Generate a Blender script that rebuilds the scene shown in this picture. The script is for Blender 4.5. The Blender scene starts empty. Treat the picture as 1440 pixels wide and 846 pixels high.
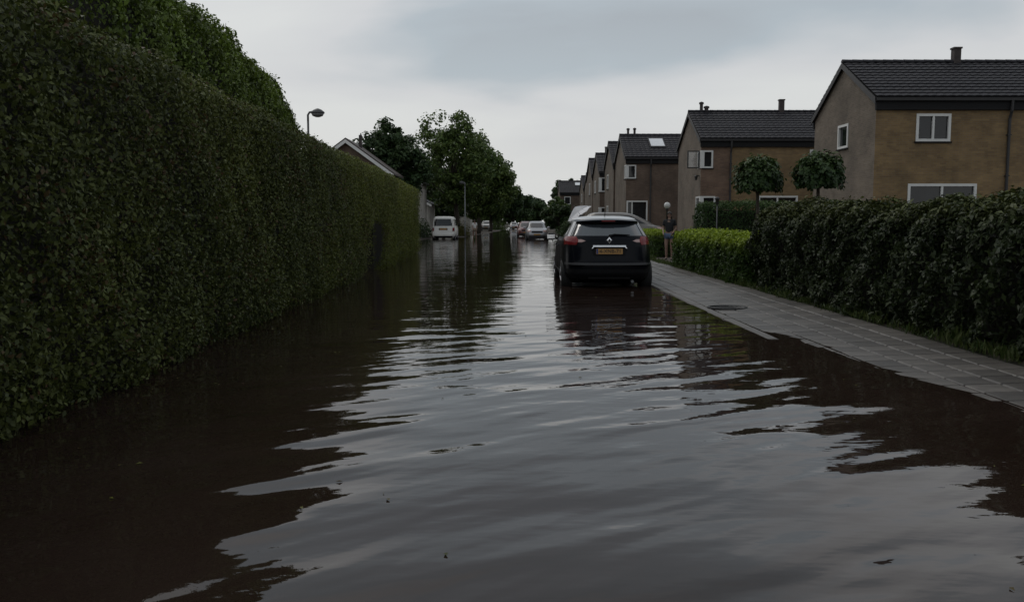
import bpy, bmesh, math, random
import numpy as np
from mathutils import Vector, Matrix

random.seed(7)
RNG = np.random.default_rng(11)
R = math.radians
S = bpy.context.scene
COL = S.collection

# ------------------------------------------------------------------ camera
cam_d = bpy.data.cameras.new("camera")
cam_d.sensor_width = 36.0
cam_d.lens = 30.0
cam_d.clip_start = 0.05
cam_d.clip_end = 3000
cam = bpy.data.objects.new("camera", cam_d)
COL.objects.link(cam)
cam.location = (0, 0, 1.30)
cam.rotation_euler = (R(90 - 5.24), 0, 0)
S.camera = cam

# ------------------------------------------------------------------ sky, sun, exposure
SUN_EL, SUN_AZ = 52.0, -38.0            # degrees; azimuth from +Y towards +X
W = bpy.data.worlds.new("World")
S.world = W
W.use_nodes = True
nt = W.node_tree
nt.nodes.clear()


def N(tree, kind, **kw):
    n = tree.nodes.new(kind)
    for k, v in kw.items():
        if k.startswith("i_"):
            key = k[2:]
            key = int(key) if key.isdigit() else key.replace("_", " ")
            n.inputs[key].default_value = v
        else:
            setattr(n, k, v)
    return n


def ramp(tree, stops, interp="LINEAR"):
    n = tree.nodes.new("ShaderNodeValToRGB")
    n.color_ramp.interpolation = interp
    els = n.color_ramp.elements
    while len(els) < len(stops):
        els.new(0.5)
    for e, (p, c) in zip(els, stops):
        e.position = p
        e.color = (*c, 1) if len(c) == 3 else c
    return n


sky = N(nt, "ShaderNodeTexSky", sky_type="NISHITA", sun_disc=False)
sky.sun_elevation = R(SUN_EL)
sky.sun_rotation = R(SUN_AZ)
sky.air_density = 1.4
sky.dust_density = 3.0
tc = N(nt, "ShaderNodeTexCoord")
sep = N(nt, "ShaderNodeSeparateXYZ")
nt.links.new(tc.outputs["Generated"], sep.inputs[0])
zc = N(nt, "ShaderNodeMath", operation="MAXIMUM", i_1=0.0)
nt.links.new(sep.outputs[2], zc.inputs[0])
zd = N(nt, "ShaderNodeMath", operation="ADD", i_1=0.22)
nt.links.new(zc.outputs[0], zd.inputs[0])
ux = N(nt, "ShaderNodeMath", operation="DIVIDE")
uy = N(nt, "ShaderNodeMath", operation="DIVIDE")
for a, o in ((ux, 0), (uy, 1)):
    nt.links.new(sep.outputs[o], a.inputs[0])
    nt.links.new(zd.outputs[0], a.inputs[1])
cmb = N(nt, "ShaderNodeCombineXYZ")
nt.links.new(ux.outputs[0], cmb.inputs[0])
nt.links.new(uy.outputs[0], cmb.inputs[1])
mp = N(nt, "ShaderNodeMapping")
mp.inputs["Location"].default_value = (1.35, 0.55, 0)
mp.inputs["Scale"].default_value = (0.75, 1.1, 1)
nt.links.new(cmb.outputs[0], mp.inputs[0])
cn = N(nt, "ShaderNodeTexNoise", i_Scale=1.0, i_Detail=5.0, i_Roughness=0.45, i_Distortion=0.35)
nt.links.new(mp.outputs[0], cn.inputs["Vector"])
# cloud deck: pale near the horizon, blue-grey bellies overhead
elev = ramp(nt, [(0.0, (0, 0, 0)), (0.12, (0.16,) * 3), (0.28, (0.50,) * 3), (0.6, (0.62,) * 3)])
nt.links.new(zc.outputs[0], elev.inputs[0])
nz = N(nt, "ShaderNodeMapRange", i_1=0.36, i_2=0.66, i_3=-0.55, i_4=0.5)
nt.links.new(cn.outputs["Fac"], nz.inputs[0])
nzw = N(nt, "ShaderNodeMath", operation="MULTIPLY")
zw = N(nt, "ShaderNodeMapRange", i_1=0.03, i_2=0.25, i_3=0.12, i_4=1.0)
nt.links.new(zc.outputs[0], zw.inputs[0])
nt.links.new(nz.outputs[0], nzw.inputs[0])
nt.links.new(zw.outputs[0], nzw.inputs[1])
add = N(nt, "ShaderNodeMath", operation="ADD", use_clamp=True)
nt.links.new(elev.outputs[0], add.inputs[0])
nt.links.new(nzw.outputs[0], add.inputs[1])
cl = ramp(nt, [(0.0, (6.5, 6.62, 6.6)), (0.3, (5.9, 6.0, 6.15)), (0.6, (4.1, 4.6, 5.0)), (1.0, (3.45, 3.7, 4.0))])
nt.links.new(add.outputs[0], cl.inputs[0])
mixs = N(nt, "ShaderNodeMix", data_type="RGBA")
mixs.inputs[0].default_value = 0.93
nt.links.new(sky.outputs[0], mixs.inputs[6])
nt.links.new(cl.outputs[0], mixs.inputs[7])
bg = N(nt, "ShaderNodeBackground", i_Strength=0.1)
nt.links.new(mixs.outputs[2], bg.inputs[0])
wo = N(nt, "ShaderNodeOutputWorld")
nt.links.new(bg.outputs[0], wo.inputs[0])

sun_d = bpy.data.lights.new("sun", "SUN")
sun_d.energy = 0.5
sun_d.angle = R(25)
sun_d.color = (1.0, 0.96, 0.9)
sun = bpy.data.objects.new("sun", sun_d)
COL.objects.link(sun)
sd = Vector((math.sin(R(SUN_AZ)) * math.cos(R(SUN_EL)), math.cos(R(SUN_AZ)) * math.cos(R(SUN_EL)), math.sin(R(SUN_EL))))
sun.rotation_euler = (-sd).to_track_quat("-Z", "Y").to_euler()
sun.location = (0, 0, 60)

S.view_settings.view_transform = "Standard"
S.view_settings.look = "None"
S.view_settings.exposure = 0.09
S.view_settings.gamma = 1.0
S.view_settings.use_curve_mapping = False
S.render.engine = "CYCLES"
S.cycles.max_bounces = 8
S.cycles.use_denoising = True

# ------------------------------------------------------------------ materials
M = {}


def mat(name, col, rough=0.6, metal=0.0, var=0.0, vscale=8.0, bump=0.0, bscale=60.0, spec=None, coat=0.0, randobj=0.0,
        emit=0.0, alpha=1.0, trans=0.0):
    m = bpy.data.materials.new(name)
    m.use_nodes = True
    t = m.node_tree
    b = t.nodes["Principled BSDF"]
    b.inputs["Base Color"].default_value = (*col, 1)
    b.inputs["Roughness"].default_value = rough
    b.inputs["Metallic"].default_value = metal
    b.inputs["Coat Weight"].default_value = coat
    b.inputs["Coat Roughness"].default_value = 0.04
    b.inputs["Transmission Weight"].default_value = trans
    if spec is not None:
        b.inputs["Specular IOR Level"].default_value = spec
    if var or randobj:
        tcn = N(t, "ShaderNodeTexCoord")
        no = N(t, "ShaderNodeTexNoise", i_Scale=vscale, i_Detail=5.0, i_Roughness=0.6)
        t.links.new(tcn.outputs["Object"], no.inputs["Vector"])
        mr = N(t, "ShaderNodeMapRange", i_1=0.25, i_2=0.75, i_3=1 - var, i_4=1 + var)
        t.links.new(no.outputs["Fac"], mr.inputs[0])
        val = mr.outputs[0]
        if randobj:
            oi = N(t, "ShaderNodeObjectInfo")
            m2 = N(t, "ShaderNodeMapRange", i_1=0.0, i_2=1.0, i_3=1 - randobj, i_4=1 + randobj)
            t.links.new(oi.outputs["Random"], m2.inputs[0])
            mu = N(t, "ShaderNodeMath", operation="MULTIPLY")
            t.links.new(val, mu.inputs[0])
            t.links.new(m2.outputs[0], mu.inputs[1])
            val = mu.outputs[0]
        vm = N(t, "ShaderNodeVectorMath", operation="SCALE")
        vm.inputs[0].default_value = col
        t.links.new(val, vm.inputs["Scale"])
        t.links.new(vm.outputs[0], b.inputs["Base Color"])
    if bump:
        tcb = N(t, "ShaderNodeTexCoord")
        nb = N(t, "ShaderNodeTexNoise", i_Scale=bscale, i_Detail=4.0)
        t.links.new(tcb.outputs["Object"], nb.inputs["Vector"])
        bp = N(t, "ShaderNodeBump", i_Strength=1.0, i_Distance=bump)
        t.links.new(nb.outputs["Fac"], bp.inputs["Height"])
        t.links.new(bp.outputs[0], b.inputs["Normal"])
    M[name] = m
    return m


def leaf_mat(name, ca, cb, cc=None, rough=0.5, trans=0.25):
    """leaf colour varies leaf by leaf (face attribute rnd); 'fresh' marks young shoots"""
    m = bpy.data.materials.new(name)
    m.use_nodes = True
    t = m.node_tree
    b = t.nodes["Principled BSDF"]
    b.inputs["Roughness"].default_value = rough
    b.inputs["Specular IOR Level"].default_value = 0.22
    at = N(t, "ShaderNodeAttribute", attribute_name="rnd")
    rp = ramp(t, [(0.0, ca), (1.0, cb)])
    t.links.new(at.outputs["Fac"], rp.inputs[0])
    outc = rp.outputs[0]
    if cc is not None:
        fr = N(t, "ShaderNodeAttribute", attribute_name="fresh")
        mx = N(t, "ShaderNodeMix", data_type="RGBA")
        mx.inputs[7].default_value = (*cc, 1)
        t.links.new(fr.outputs["Fac"], mx.inputs[0])
        t.links.new(outc, mx.inputs[6])
        outc = mx.outputs[2]
        de = N(t, "ShaderNodeAttribute", attribute_name="dead")
        md = N(t, "ShaderNodeMix", data_type="RGBA")
        md.inputs[7].default_value = (0.085, 0.05, 0.025, 1)
        t.links.new(de.outputs["Fac"], md.inputs[0])
        t.links.new(outc, md.inputs[6])
        outc = md.outputs[2]
    t.links.new(outc, b.inputs["Base Color"])
    tr = N(t, "ShaderNodeBsdfTranslucent")
    t.links.new(outc, tr.inputs[0])
    ms = N(t, "ShaderNodeMixShader")
    ms.inputs[0].default_value = trans
    t.links.new(b.outputs[0], ms.inputs[1])
    t.links.new(tr.outputs[0], ms.inputs[2])
    t.links.new(ms.outputs[0], t.nodes["Material Output"].inputs[0])
    M[name] = m
    return m


def brick_mat(name, c1, c2, mortar):
    m = bpy.data.materials.new(name)
    m.use_nodes = True
    t = m.node_tree
    b = t.nodes["Principled BSDF"]
    b.inputs["Roughness"].default_value = 0.85
    g = N(t, "ShaderNodeNewGeometry")
    s = N(t, "ShaderNodeSeparateXYZ")
    t.links.new(g.outputs["Position"], s.inputs[0])
    a = N(t, "ShaderNodeMath", operation="ADD")
    t.links.new(s.outputs[0], a.inputs[0])
    t.links.new(s.outputs[1], a.inputs[1])
    c = N(t, "ShaderNodeCombineXYZ")
    t.links.new(a.outputs[0], c.inputs[0])
    t.links.new(s.outputs[2], c.inputs[1])
    br = N(t, "ShaderNodeTexBrick")
    br.inputs["Scale"].default_value = 1.0
    br.inputs["Brick Width"].default_value = 0.22
    br.inputs["Row Height"].default_value = 0.065
    br.inputs["Mortar Size"].default_value = 0.006
    br.inputs["Color1"].default_value = (*c1, 1)
    br.inputs["Color2"].default_value = (*c2, 1)
    br.inputs["Mortar"].default_value = (*mortar, 1)
    t.links.new(c.outputs[0], br.inputs["Vector"])
    no = N(t, "ShaderNodeTexNoise", i_Scale=0.9, i_Detail=6.0, i_Roughness=0.65)
    t.links.new(g.outputs["Position"], no.inputs["Vector"])
    mr = N(t, "ShaderNodeMapRange", i_1=0.25, i_2=0.75, i_3=0.58, i_4=1.38)
    t.links.new(no.outputs["Fac"], mr.inputs[0])
    vm = N(t, "ShaderNodeVectorMath", operation="SCALE")
    t.links.new(br.outputs["Color"], vm.inputs[0])
    t.links.new(mr.outputs[0], vm.inputs["Scale"])
    t.links.new(vm.outputs[0], b.inputs["Base Color"])
    bp = N(t, "ShaderNodeBump", i_Strength=0.6, i_Distance=0.006, invert=True)
    t.links.new(br.outputs["Fac"], bp.inputs["Height"])
    t.links.new(bp.outputs[0], b.inputs["Normal"])
    M[name] = m


brick_mat("brick_ochre", (0.230, 0.150, 0.066), (0.165, 0.105, 0.049), (0.16, 0.13, 0.09))
brick_mat("brick_red", (0.185, 0.115, 0.076), (0.138, 0.084, 0.056), (0.13, 0.105, 0.085))
brick_mat("brick_brown", (0.125, 0.084, 0.058), (0.095, 0.062, 0.044), (0.12, 0.10, 0.085))
brick_mat("brick_grey", (0.15, 0.12, 0.09), (0.115, 0.09, 0.066), (0.15, 0.13, 0.11))
brick_mat("brick_pale", (0.42, 0.40, 0.36), (0.34, 0.32, 0.29), (0.36, 0.34, 0.31))
mat("roof_tile", (0.021, 0.020, 0.024), 0.6, spec=0.25, var=0.35, vscale=3.0, randobj=0.1)
mat("roof_tile_brown", (0.05, 0.036, 0.03), 0.6, var=0.3, vscale=2.0)
mat("fascia", (0.012, 0.012, 0.013), 0.7, spec=0.2, var=0.2)
mat("white_paint", (0.62, 0.62, 0.60), 0.45, var=0.06, vscale=4)
mat("dark_sash", (0.02, 0.02, 0.02), 0.4)
mat("pane", (0.012, 0.014, 0.016), 0.05, spec=0.5, var=0.4, vscale=1.2)
mat("blind", (0.66, 0.68, 0.70), 0.25, coat=0.3, var=0.05)
mat("lead_pipe", (0.025, 0.024, 0.025), 0.55, var=0.2)
mat("flue", (0.045, 0.035, 0.032), 0.75, var=0.3, vscale=6)
mat("bark", (0.045, 0.036, 0.027), 0.9, var=0.4, vscale=12, bump=0.02, bscale=25)
mat("twig_core", (0.012, 0.011, 0.007), 0.95, var=0.5, vscale=6)
mat("soil", (0.05, 0.04, 0.03), 0.95, var=0.4, vscale=2.5, bump=0.02, bscale=20)
mat("paving", (0.090, 0.081, 0.072), 0.5, var=0.45, vscale=5, bump=0.003, bscale=60, randobj=0.33)
mat("paving_bed", (0.022, 0.022, 0.014), 0.85, var=0.3)
mat("kerb", (0.105, 0.097, 0.088), 0.6, var=0.2, vscale=6, bump=0.002, bscale=70, randobj=0.12)
mat("cast_iron", (0.012, 0.011, 0.010), 0.6, metal=0.3, var=0.3, vscale=20, bump=0.002, bscale=80)
mat("galvanised", (0.20, 0.21, 0.215), 0.5, metal=0.4, var=0.15)
mat("lamp_grey", (0.07, 0.07, 0.072), 0.5, metal=0.2)
mat("lamp_glass", (0.5, 0.5, 0.48), 0.25)
mat("lamp_lens", (0.10, 0.10, 0.10), 0.3)
mat("asphalt", (0.05, 0.05, 0.05), 0.8, var=0.3, vscale=4)
# vehicles
mat("paint_navy", (0.0030, 0.0038, 0.0070), 0.3, coat=0.10, spec=0.10, var=0.25, vscale=1.5)
mat("paint_pale_roof", (0.50, 0.50, 0.50), 0.3, metal=0.15, coat=0.5)
mat("paint_silver", (0.33, 0.33, 0.34), 0.33, metal=0.55, coat=0.5, var=0.08)
mat("paint_white", (0.68, 0.67, 0.63), 0.4, coat=0.4, var=0.08, vscale=2)
mat("paint_red", (0.16, 0.035, 0.028), 0.35, coat=0.6, var=0.1)
mat("paint_beige", (0.15, 0.138, 0.125), 0.32, metal=0.5, coat=0.5, var=0.1)
mat("paint_blue", (0.03, 0.04, 0.06), 0.3, coat=0.6)
mat("plastic_black", (0.008, 0.008, 0.009), 0.7, spec=0.2, var=0.2, vscale=10)
mat("ledge_grey", (0.026, 0.026, 0.029), 0.5, var=0.2)
mat("plastic_grey", (0.05, 0.05, 0.053), 0.5, var=0.2)
mat("car_glass", (0.008, 0.010, 0.012), 0.05, spec=0.5)
mat("car_glass_rear", (0.030, 0.036, 0.042), 0.06, spec=0.9, coat=1.0)
mat("rubber", (0.016, 0.016, 0.016), 0.85, bump=0.003, bscale=40)
mat("rim", (0.30, 0.30, 0.31), 0.35, metal=0.8)
mat("chrome", (0.72, 0.72, 0.73), 0.22, metal=0.85)
mat("lamp_red", (0.17, 0.008, 0.011), 0.25, coat=0.15, spec=0.25, var=0.3, vscale=20)
mat("lamp_clear", (0.42, 0.28, 0.26), 0.2, coat=0.3)
mat("lamp_amber", (0.35, 0.12, 0.02), 0.2, coat=0.5)
mat("plate_yellow", (0.36, 0.19, 0.05), 0.5, var=0.12, vscale=30)
mat("plate_blue", (0.03, 0.06, 0.2), 0.5)
mat("plate_ink", (0.01, 0.01, 0.01), 0.6)
# people
mat("skin", (0.25, 0.155, 0.115), 0.55, var=0.08, vscale=10)
mat("hair_dark", (0.018, 0.013, 0.010), 0.6, var=0.4, vscale=40)
mat("cloth_black", (0.014, 0.014, 0.016), 0.9, var=0.3, vscale=15, bump=0.004, bscale=18)
mat("denim", (0.085, 0.12, 0.19), 0.9, var=0.3, vscale=14, bump=0.004, bscale=22)
mat("cloth_white", (0.62, 0.60, 0.58), 0.9, var=0.08, bump=0.004, bscale=18)
mat("cloth_tan", (0.2, 0.15, 0.11), 0.9, var=0.2, bump=0.004, bscale=18)
mat("eye", (0.02, 0.015, 0.012), 0.2)
mat("lip", (0.28, 0.10, 0.09), 0.5)
mat("shoe", (0.03, 0.03, 0.03), 0.7)

leaf_mat("leaf_hedge", (0.024, 0.034, 0.010), (0.100, 0.120, 0.032), (0.200, 0.225, 0.034))
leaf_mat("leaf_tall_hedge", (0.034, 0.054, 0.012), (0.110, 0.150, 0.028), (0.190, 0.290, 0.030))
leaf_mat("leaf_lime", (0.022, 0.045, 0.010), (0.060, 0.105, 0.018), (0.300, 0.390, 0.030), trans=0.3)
leaf_mat("leaf_laurel", (0.013, 0.022, 0.008), (0.040, 0.056, 0.017), (0.115, 0.130, 0.034), rough=0.5, trans=0.15)
leaf_mat("leaf_privet", (0.018, 0.040, 0.012), (0.045, 0.085, 0.022), (0.080, 0.130, 0.030))
leaf_mat("leaf_ball", (0.016, 0.036, 0.012), (0.045, 0.080, 0.024), (0.11, 0.16, 0.05), rough=0.45)
leaf_mat("leaf_tree", (0.032, 0.062, 0.018), (0.110, 0.165, 0.042), (0.17, 0.21, 0.05))
leaf_mat("leaf_tree_dark", (0.020, 0.042, 0.018), (0.052, 0.088, 0.032), (0.10, 0.13, 0.035))
leaf_mat("leaf_olive", (0.07, 0.075, 0.02), (0.14, 0.13, 0.035))
leaf_mat("blade", (0.03, 0.055, 0.012), (0.09, 0.11, 0.035))


def water_mat():
    m = bpy.data.materials.new("flood_water")
    m.use_nodes = True
    t = m.node_tree
    b = t.nodes["Principled BSDF"]
    b.inputs["Roughness"].default_value = 0.015
    b.inputs["IOR"].default_value = 1.333
    g = N(t, "ShaderNodeNewGeometry")

    # silt: uneven brown
    ns = N(t, "ShaderNodeTexNoise", i_Scale=0.8, i_Detail=4.0)
    t.links.new(g.outputs["Position"], ns.inputs["Vector"])
    rp = ramp(t, [(0.3, (0.0175, 0.0102, 0.0074)), (0.7, (0.027, 0.0178, 0.0142))])
    t.links.new(ns.outputs["Fac"], rp.inputs[0])
    t.links.new(rp.outputs[0], b.inputs["Base Color"])

    def layer(rot, sx, sy, detail, amp, rough=0.5, dist=0.0):
        mpn = N(t, "ShaderNodeMapping")
        mpr = N(t, "ShaderNodeMapping")
        mpr.inputs["Rotation"].default_value = (0, 0, R(rot))
        t.links.new(g.outputs["Position"], mpr.inputs[0])
        mpn.inputs["Scale"].default_value = (sx, sy, 1)
        mpn.inputs["Location"].default_value = (rot * 3.1, rot * 1.7, 0)
        t.links.new(mpr.outputs[0], mpn.inputs[0])
        nn = N(t, "ShaderNodeTexNoise", i_Scale=1.0, i_Detail=detail, i_Roughness=rough, i_Distortion=dist)
        t.links.new(mpn.outputs[0], nn.inputs["Vector"])
        mu = N(t, "ShaderNodeMath", operation="MULTIPLY", i_1=amp)
        t.links.new(nn.outputs["Fac"], mu.inputs[0])
        return mu.outputs[0]

    def plus(a, bb):
        s = N(t, "ShaderNodeMath", operation="ADD")
        t.links.new(a, s.inputs[0])
        t.links.new(bb, s.inputs[1])
        return s.outputs[0]

    def times(a, bb):
        s = N(t, "ShaderNodeMath", operation="MULTIPLY")
        t.links.new(a, s.inputs[0])
        t.links.new(bb, s.inputs[1])
        return s.outputs[0]

    swell = layer(-5, 0.75, 1.9, 1.0, 0.0115)
    # wider rings running out diagonally from where somebody waded
    yy = N(t, "ShaderNodeSeparateXYZ")
    t.links.new(g.outputs["Position"], yy.inputs[0])
    nearm = N(t, "ShaderNodeMapRange", interpolation_type="SMOOTHSTEP", i_1=3.0, i_2=13.0, i_3=1.0, i_4=0.12)
    t.links.new(yy.outputs[1], nearm.inputs[0])
    rings = plus(layer(-30, 0.7, 2.0, 1.0, 0.040, dist=0.35), layer(-38, 1.3, 3.6, 1.5, 0.0135))
    swell = plus(swell, times(rings, nearm.outputs[0]))
    small = plus(layer(4, 2.8, 7.5, 2.0, 0.0020), layer(-6, 7.0, 16.0, 2.0, 0.0008))
    # patches of calmer and livelier water
    pn = N(t, "ShaderNodeTexNoise", i_Scale=0.22, i_Detail=2.0)
    t.links.new(g.outputs["Position"], pn.inputs["Vector"])
    pr = N(t, "ShaderNodeMapRange", i_1=0.38, i_2=0.62, i_3=0.25, i_4=1.2)
    t.links.new(pn.outputs["Fac"], pr.inputs[0])
    small = times(small, pr.outputs[0])
    h = plus(swell, small)
    bp = N(t, "ShaderNodeBump", i_Strength=1.0, i_Distance=1.0)
    t.links.new(h, bp.inputs["Height"])
    t.links.new(bp.outputs[0], b.inputs["Normal"])
    M["water"] = m


water_mat()


# ------------------------------------------------------------------ building helpers
def obj_from(name, verts, faces, material, parent=None, smooth=False, loc=None):
    me = bpy.data.meshes.new(name)
    me.from_pydata([tuple(v) for v in verts], [], [tuple(f) for f in faces])
    me.update()
    if smooth:
        me.shade_smooth()
    if material is not None:
        me.materials.append(M[material])
    o = bpy.data.objects.new(name, me)
    COL.objects.link(o)
    if parent is not None:
        o.parent = parent
    if loc is not None:
        o.location = loc
    return o


def empty(name, loc, label=None, cat=None, group=None, rz=0.0):
    o = bpy.data.objects.new(name, None)
    o.empty_display_size = 0.2
    COL.objects.link(o)
    o.location = loc
    o.rotation_euler = (0, 0, rz)
    if label:
        tag(o, label, cat, group)
    return o


def tag(o, label, cat, group=None):
    o["label"] = label
    o["category"] = cat
    if group:
        o["group"] = group
    return o


class MB:
    """collects shapes for one mesh"""

    def __init__(s):
        s.v, s.f = [], []

    def add(s, v, f):
        k = len(s.v)
        s.v += [tuple(p) for p in v]
        s.f += [tuple(i + k for i in q) for q in f]
        return s

    def box(s, x0, x1, y0, y1, z0, z1):
        v = [(x0, y0, z0), (x1, y0, z0), (x1, y1, z0), (x0, y1, z0), (x0, y0, z1), (x1, y0, z1), (x1, y1, z1), (x0, y1, z1)]
        return s.add(v, [(0, 3, 2, 1), (4, 5, 6, 7), (0, 1, 5, 4), (1, 2, 6, 5), (2, 3, 7, 6), (3, 0, 4, 7)])

    def tube(s, pts, rad, n=8, cap=True):
        pts = [Vector(p) for p in pts]
        if not hasattr(rad, "__len__"):
            rad = [rad] * len(pts)
        v, f = [], []
        ref = None
        for i, p in enumerate(pts):
            d = (pts[min(i + 1, len(pts) - 1)] - pts[max(i - 1, 0)]).normalized()
            if ref is None:
                ref = Vector((1, 0, 0)) if abs(d.x) < 0.8 else Vector((0, 1, 0))
            a = d.cross(ref).normalized()
            b = d.cross(a).normalized()
            ref = b.cross(d) if False else ref
            for k in range(n):
                t = 2 * math.pi * k / n
                v.append(p + (a * math.cos(t) + b * math.sin(t)) * rad[i])
        for i in range(len(pts) - 1):
            for k in range(n):
                k2 = (k + 1) % n
                f.append((i * n + k, i * n + k2, (i + 1) * n + k2, (i + 1) * n + k))
        if cap:
            f.append(tuple(range(n))[::-1])
            f.append(tuple(range((len(pts) - 1) * n, len(pts) * n)))
        return s.add(v, f)

    def lathe(s, prof, n=20, axis="Z", c=(0, 0, 0)):
        """prof: list of (radius, along)"""
        v, f = [], []
        for r, h in prof:
            for k in range(n):
                t = 2 * math.pi * k / n
                a, b = r * math.cos(t), r * math.sin(t)
                p = {"Z": (a, b, h), "X": (h, a, b), "Y": (a, h, b)}[axis]
                v.append((p[0] + c[0], p[1] + c[1], p[2] + c[2]))
        for i in range(len(prof) - 1):
            for k in range(n):
                k2 = (k + 1) % n
                f.append((i * n + k, i * n + k2, (i + 1) * n + k2, (i + 1) * n + k))
        f.append(tuple(range(n))[::-1])
        f.append(tuple(range((len(prof) - 1) * n, len(prof) * n)))
        return s.add(v, f)

    def build(s, name, material, parent=None, smooth=False, loc=None):
        return obj_from(name, s.v, s.f, material, parent, smooth, loc)


def fix_normals(o):
    bm = bmesh.new()
    bm.from_mesh(o.data)
    bmesh.ops.recalc_face_normals(bm, faces=bm.faces)
    bm.to_mesh(o.data)
    bm.free()
    return o


def bevel(o, w=0.01, seg=1):
    bm = bmesh.new()
    bm.from_mesh(o.data)
    bmesh.ops.bevel(bm, geom=bm.edges[:], offset=w, segments=seg, affect="EDGES", profile=0.6)
    bm.to_mesh(o.data)
    bm.free()
    return o


def unit(a):
    return a / np.maximum(np.linalg.norm(a, axis=1, keepdims=True), 1e-9)


def leaf_object(name, P, Nn, size, material, parent, aspect=0.55, fresh=None, droop=0.0, tang=None, dead=None):
    """one folded four-cornered leaf per point"""
    n = len(P)
    Nn = unit(Nn)
    t = RNG.normal(size=(n, 3)) if tang is None else tang + RNG.normal(scale=0.35, size=(n, 3))
    t[:, 2] -= droop
    t = unit(t - Nn * np.sum(t * Nn, axis=1, keepdims=True))
    b = np.cross(Nn, t)
    s = np.asarray(size).reshape(-1, 1)
    fold = s * 0.13
    v = np.empty((n, 4, 3))
    v[:, 0] = P - t * s * 0.5
    v[:, 1] = P + b * s * aspect * 0.5 + Nn * fold + t * s * 0.05
    v[:, 2] = P + t * s * 0.5
    v[:, 3] = P - b * s * aspect * 0.5 + Nn * fold + t * s * 0.05
    me = bpy.data.meshes.new(name)
    me.vertices.add(n * 4)
    me.vertices.foreach_set("co", v.reshape(-1).astype(np.float32))
    me.loops.add(n * 4)
    me.loops.foreach_set("vertex_index", np.arange(n * 4, dtype=np.int32))
    me.polygons.add(n)
    me.polygons.foreach_set("loop_start", np.arange(0, n * 4, 4, dtype=np.int32))
    me.polygons.foreach_set("loop_total", np.full(n, 4, dtype=np.int32))
    me.update(calc_edges=True)
    at = me.attributes.new("rnd", "FLOAT", "FACE")
    at.data.foreach_set("value", RNG.random(n).astype(np.float32))
    at = me.attributes.new("fresh", "FLOAT", "FACE")
    fr = np.zeros(n) if fresh is None else np.clip(fresh, 0, 1)
    at.data.foreach_set("value", fr.astype(np.float32))
    if dead is not None:
        at = me.attributes.new("dead", "FLOAT", "FACE")
        at.data.foreach_set("value", np.clip(dead, 0, 1).astype(np.float32))
    me.materials.append(M[material])
    o = bpy.data.objects.new(name, me)
    COL.objects.link(o)
    o.parent = parent
    return o


def lump(a, b, f=1.0, seed=0.0):
    """cheap smooth noise of two arrays, about -1..1"""
    return (np.sin(a * 1.7 * f + 1.3 + seed) * np.sin(b * 2.1 * f + 0.4 + seed * 2) + 0.6 * np.sin(a * 3.9 * f + b * 2.7 * f + seed)
            + 0.4 * np.sin(a * 7.3 * f - b * 6.1 * f + 2.0 + seed * 3)) / 1.6


# ------------------------------------------------------------------ ground, water
def ground_z(x, y):
    # road bed is a shallow trough under the water; both verges stand a little above it
    right = np.clip((x - 4.45) / 0.15, 0, 1)
    edge_l = np.where(y < 38, -4.1 - 0.0407 * (y - 9), np.interp(y, [38, 74, 77, 92, 122, 150, 190, 230], [-6.3, -6.4, -3.9, -3.2, -1.9, -1.2, -0.8, -0.5]))
    left = np.clip((edge_l - x) / 0.5, 0, 1)
    z = -0.16 + right * 0.215 + np.clip((x - 4.6) / 3, 0, 1) * 0.09 + left * 0.20
    far = np.clip((y - 230) / 30, 0, 1)
    return np.maximum(z, -0.16 + far * 0.24)


xs = np.concatenate([np.linspace(-900, -40, 10), np.linspace(-36, -8, 12), np.linspace(-7.5, 8, 80), np.linspace(10, 40, 12), np.linspace(60, 900, 10)])
ys = np.concatenate([np.linspace(-300, -15, 8), np.linspace(-10, 60, 90), np.linspace(61, 100, 40), np.linspace(104, 280, 45), np.linspace(300, 1500, 10)])
gx, gy = np.meshgrid(xs, ys)
gz = ground_z(gx, gy)
nx, ny = len(xs), len(ys)
vv = np.stack([gx, gy, gz], -1).reshape(-1, 3)
ff = [(j * nx + i, j * nx + i + 1, (j + 1) * nx + i + 1, (j + 1) * nx + i) for j in range(ny - 1) for i in range(nx - 1)]
g = obj_from("ground", vv, ff, "soil", smooth=True)
g["kind"] = "structure"

wv, wf = [], []
wy = [-40, 0, 20, 60, 120, 250]
for y in wy:
    wv += [(-9.5, y, 0.0), (4.45, y, 0.0)]
for i in range(len(wy) - 1):
    wf.append((2 * i, 2 * i + 1, 2 * i + 3, 2 * i + 2))
water = obj_from("water", wv, wf, "water")
water["kind"] = "structure"


# ------------------------------------------------------------------ pavement on the right, tile by tile
def pave_z(x, y):
    k = np.interp(y, [2, 5, 8, 9.6, 10.3, 13, 17, 24, 40], [-0.022, -0.017, -0.012, -0.008, -0.002, 0.006, 0.014, 0.030, 0.05])
    return k + (x - 3.0) * 0.036 + 0.0025 * math.sin(y * 2.1 + x * 3) + 0.002 * math.sin(y * 0.9 - 1)


pav_y = np.linspace(1.5, 44, 60)
pv, pf = [], []
for y in pav_y:
    for x in (2.99, 3.6, 4.62):
        pv.append((x, y, pave_z(x, y) - 0.024))
for i in range(len(pav_y) - 1):
    for k in range(2):
        pf.append((i * 3 + k, i * 3 + k + 1, (i + 1) * 3 + k + 1, (i + 1) * 3 + k))
pavement = obj_from("pavement", pv, pf, "paving_bed")
pavement["kind"] = "structure"

tile0 = MB().box(-0.143, 0.143, -0.146, 0.146, -0.05, 0.0).build("paving_tile", "paving", pavement)
bevel(tile0, 0.012)
MANHOLE = (3.27, 12.9)
spots = []
row = 0
y = 1.8
while y < 42:
    for c in range(5):
        x = 3.16 + 0.3 * c
        if (x - MANHOLE[0]) ** 2 + (y - MANHOLE[1]) ** 2 > 0.03:
            spots.append((x, y))
    y += 0.3
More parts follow.
